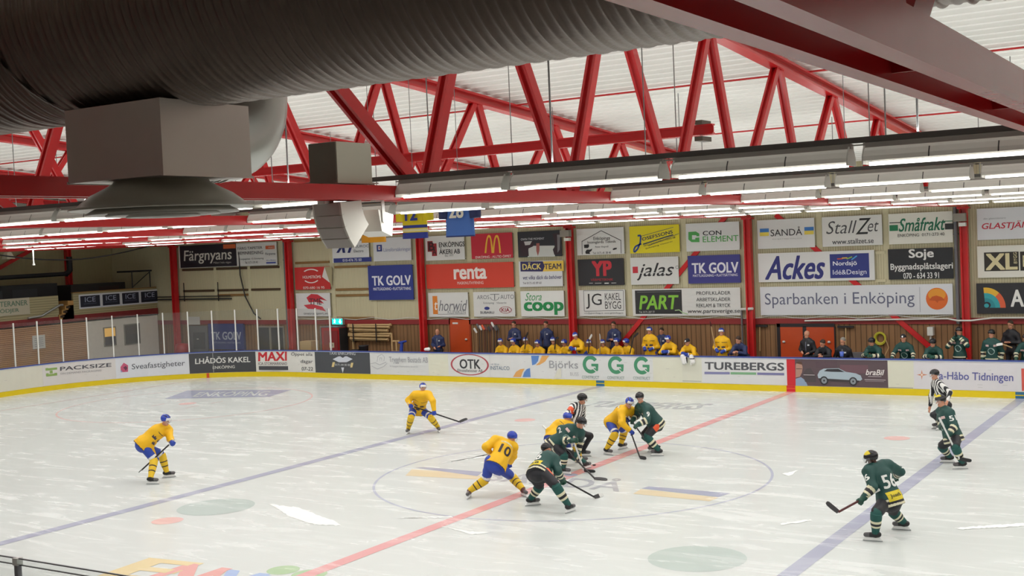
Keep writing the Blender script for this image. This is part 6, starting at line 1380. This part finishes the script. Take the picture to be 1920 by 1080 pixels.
for k in range(5): b.box((-32.98, c[0]-.25, 1.65+.09*k), (-32.977, c[0]+.2, 1.67+.09*k), hexmat('8A8C90'))
b.build('notice', loc=(-33, c[0], 1.55), label='white notice on the brown boarded wall behind the glass', cat='notice')
# lower far wall behind the glass
def lowp(x0, y0, x1, y1): a, c = WALL.px(x0, y1), WALL.px(x1, y0); return a[0], c[0], a[1], c[1]
x0, x1, z0, z1 = lowp(393, 607, 456, 660); b = MB(); b.box((x0, WALL.y-.04, .9), (x1, YW-.002, z1), mat('cloth_blue_low', '3A4684', .5)); p = Pr(WALL, b, .042); p.T('TK GOLV', 397, 622, 453, 637, 'B9C0D4', .03); p.T('MATTLÄGGNING • PLATTSÄTTNING', 400, 640, 452, 644, '9AA2C0', .01); b.build('wall_banner', loc=(x0, YW, 1), label='low blue flooring banner seen through the rink glass', cat='banner', group='advertising banners on the far wall')
b = MB(); x0, x1, z0, z1 = lowp(352, 594, 373, 609); b.box((x0, YW-.07, z0), (x1, YW-.05, z1), 'white_plastic'); b.build('wall_plate', loc=(x0, YW, z0), label='blank white plate above the grey door behind the glass', cat='sign')
b = MB(); x0, x1, z0, z1 = lowp(354, 611, 387, 660); b.box((x0, YW-.05, .0), (x1, YW-.004, z1), 'grey_pipe'); o = b.build('door_4', kind='structure'); b = MB(); b.box((x0+.3, YW-.06, .9), (x1-.2, YW-.05, 1.7), hexmat('4A4E52')); b.lathe([(.001, 0), (.05, 0), (.05, .05), (.001, .05)], (x0+.65, YW-.1, 1.35), 'white_plastic', 10); b.build('door_glass', o)
for i, (a, c) in enumerate(((483, 504), (507, 530), (600, 617))):
    b = MB(); x0, x1, z0, z1 = lowp(a, 612, c, 660); b.box((x0, YW-.05, .7), (x1, YW-.004, z1), 'grey_box'); o = b.build('window_%d' % (i+3), kind='structure'); b = MB(); b.box((x0+.06, YW-.06, .75), (x1-.06, YW-.05, z1-.06), hexmat('35373C')); b.build('pane', o)
b = MB(); b.lathe([(.001, -.05), (.3, -.05), (.34, .9), (.3, 1.2), (.001, 1.25)], (-30.6, 16.6, 0), 'cooler_red', 18); b.build('red_bin', loc=(-30.6, 16.6, .2), label='round red bin behind the curved glass near the grey door', cat='bin')
b = MB(); b.box((-22.75, 16.2, -.05), (-22.1, 16.7, 1.42), 'pale_wood'); b.build('cardboard_box', loc=(-22.4, 16.4, .2), label='pale box standing between the glass and the cooler', cat='box')

# ================================================================ RINK GLASS
glass_mat('rink_glass', (.95, .96, .955), .025)
S0 = -19.97; ss = [S0, -20.75]+[-21.8-1.055*k for k in range(0, 17)]
mat('post_white', 'E4E4DE', .35, var=.02)
for i, a in enumerate(ss):
    vis = i if i < 18 else 17
    t = empty('glass_panel', tuple(BRD.at(a, 1.15, -.05)), '%s pane of rink glass with its white post, counted from the red cooler' % ORD[i], 'rink glass', 'rink glass panes round the corner')
    b = MB(); P0, P1 = np.array(BRD.at(a, 1.15, -.05)), np.array(BRD.at(a, 2.95, -.05)); q = np.array(BRD.at(a-.05, 1.15, -.05))-P0
    b.bar(P0, P1, .05, .05, 'post_white', (0, 1, 0) if a > -22 else nrm(q)); tpart(b, 'post', t)
    if i+1 < len(ss):
        b = MB(); n = 4; vs = []
        for k in range(n+1):
            s_ = a+(ss[i+1]-a)*k/n
            for o_ in (-.046, -.054): vs += [BRD.at(s_, 1.15, o_), BRD.at(s_, 2.93, o_)]
        fs = []
        for k in range(n): j = 4*k; fs += [(j, j+4, j+5, j+1), (j+2, j+3, j+7, j+6), (j+1, j+5, j+7, j+3)]
        b.add(vs, fs, 'rink_glass'); tpart(b, 'pane', t)
for i, (x0, x1) in enumerate(((-1.45, .955), (1.005, 3.45))):
    t = empty('glass_panel', (x0, -15.05, 1.155), '%s low glass pane on the boards below the stands' % ('picture corner' if i == 0 else 'sloping bottom edge'), 'rink glass', 'low glass panes below the stands')
    b = MB(); b.box((x0, -15.056, 1.155), (x1, -15.044, 1.88), 'rink_glass'); tpart(b, 'pane', t)
    b = MB(); b.box((x0, -15.06, 1.872), (x1, -15.04, 1.885), 'grey_pipe'); b.box((x0, -15.065, 1.80), (x1, -15.035, 1.806), 'rubber'); tpart(b, 'edge_strip', t)
    b = MB(); b.box((x1-.005, -15.08, 1.155), (x1+.055, -15.02, 1.86), 'grey_pipe'); b.box((x1-.02, -15.09, 1.80), (x1+.07, -15.01, 1.885), 'galv'); tpart(b, 'post', t)
# goal at the far end is outside the picture; the puck lies in the middle of the draw
p = hit(1114, 873, 2, 0); b = MB(); b.lathe([(.001, 0), (.038, 0), (.038, .025), (.001, .025)], tuple(p), 'black_rubber', 16); b.build('puck', loc=tuple(p), label='small black puck on the red line at the draw', cat='puck')
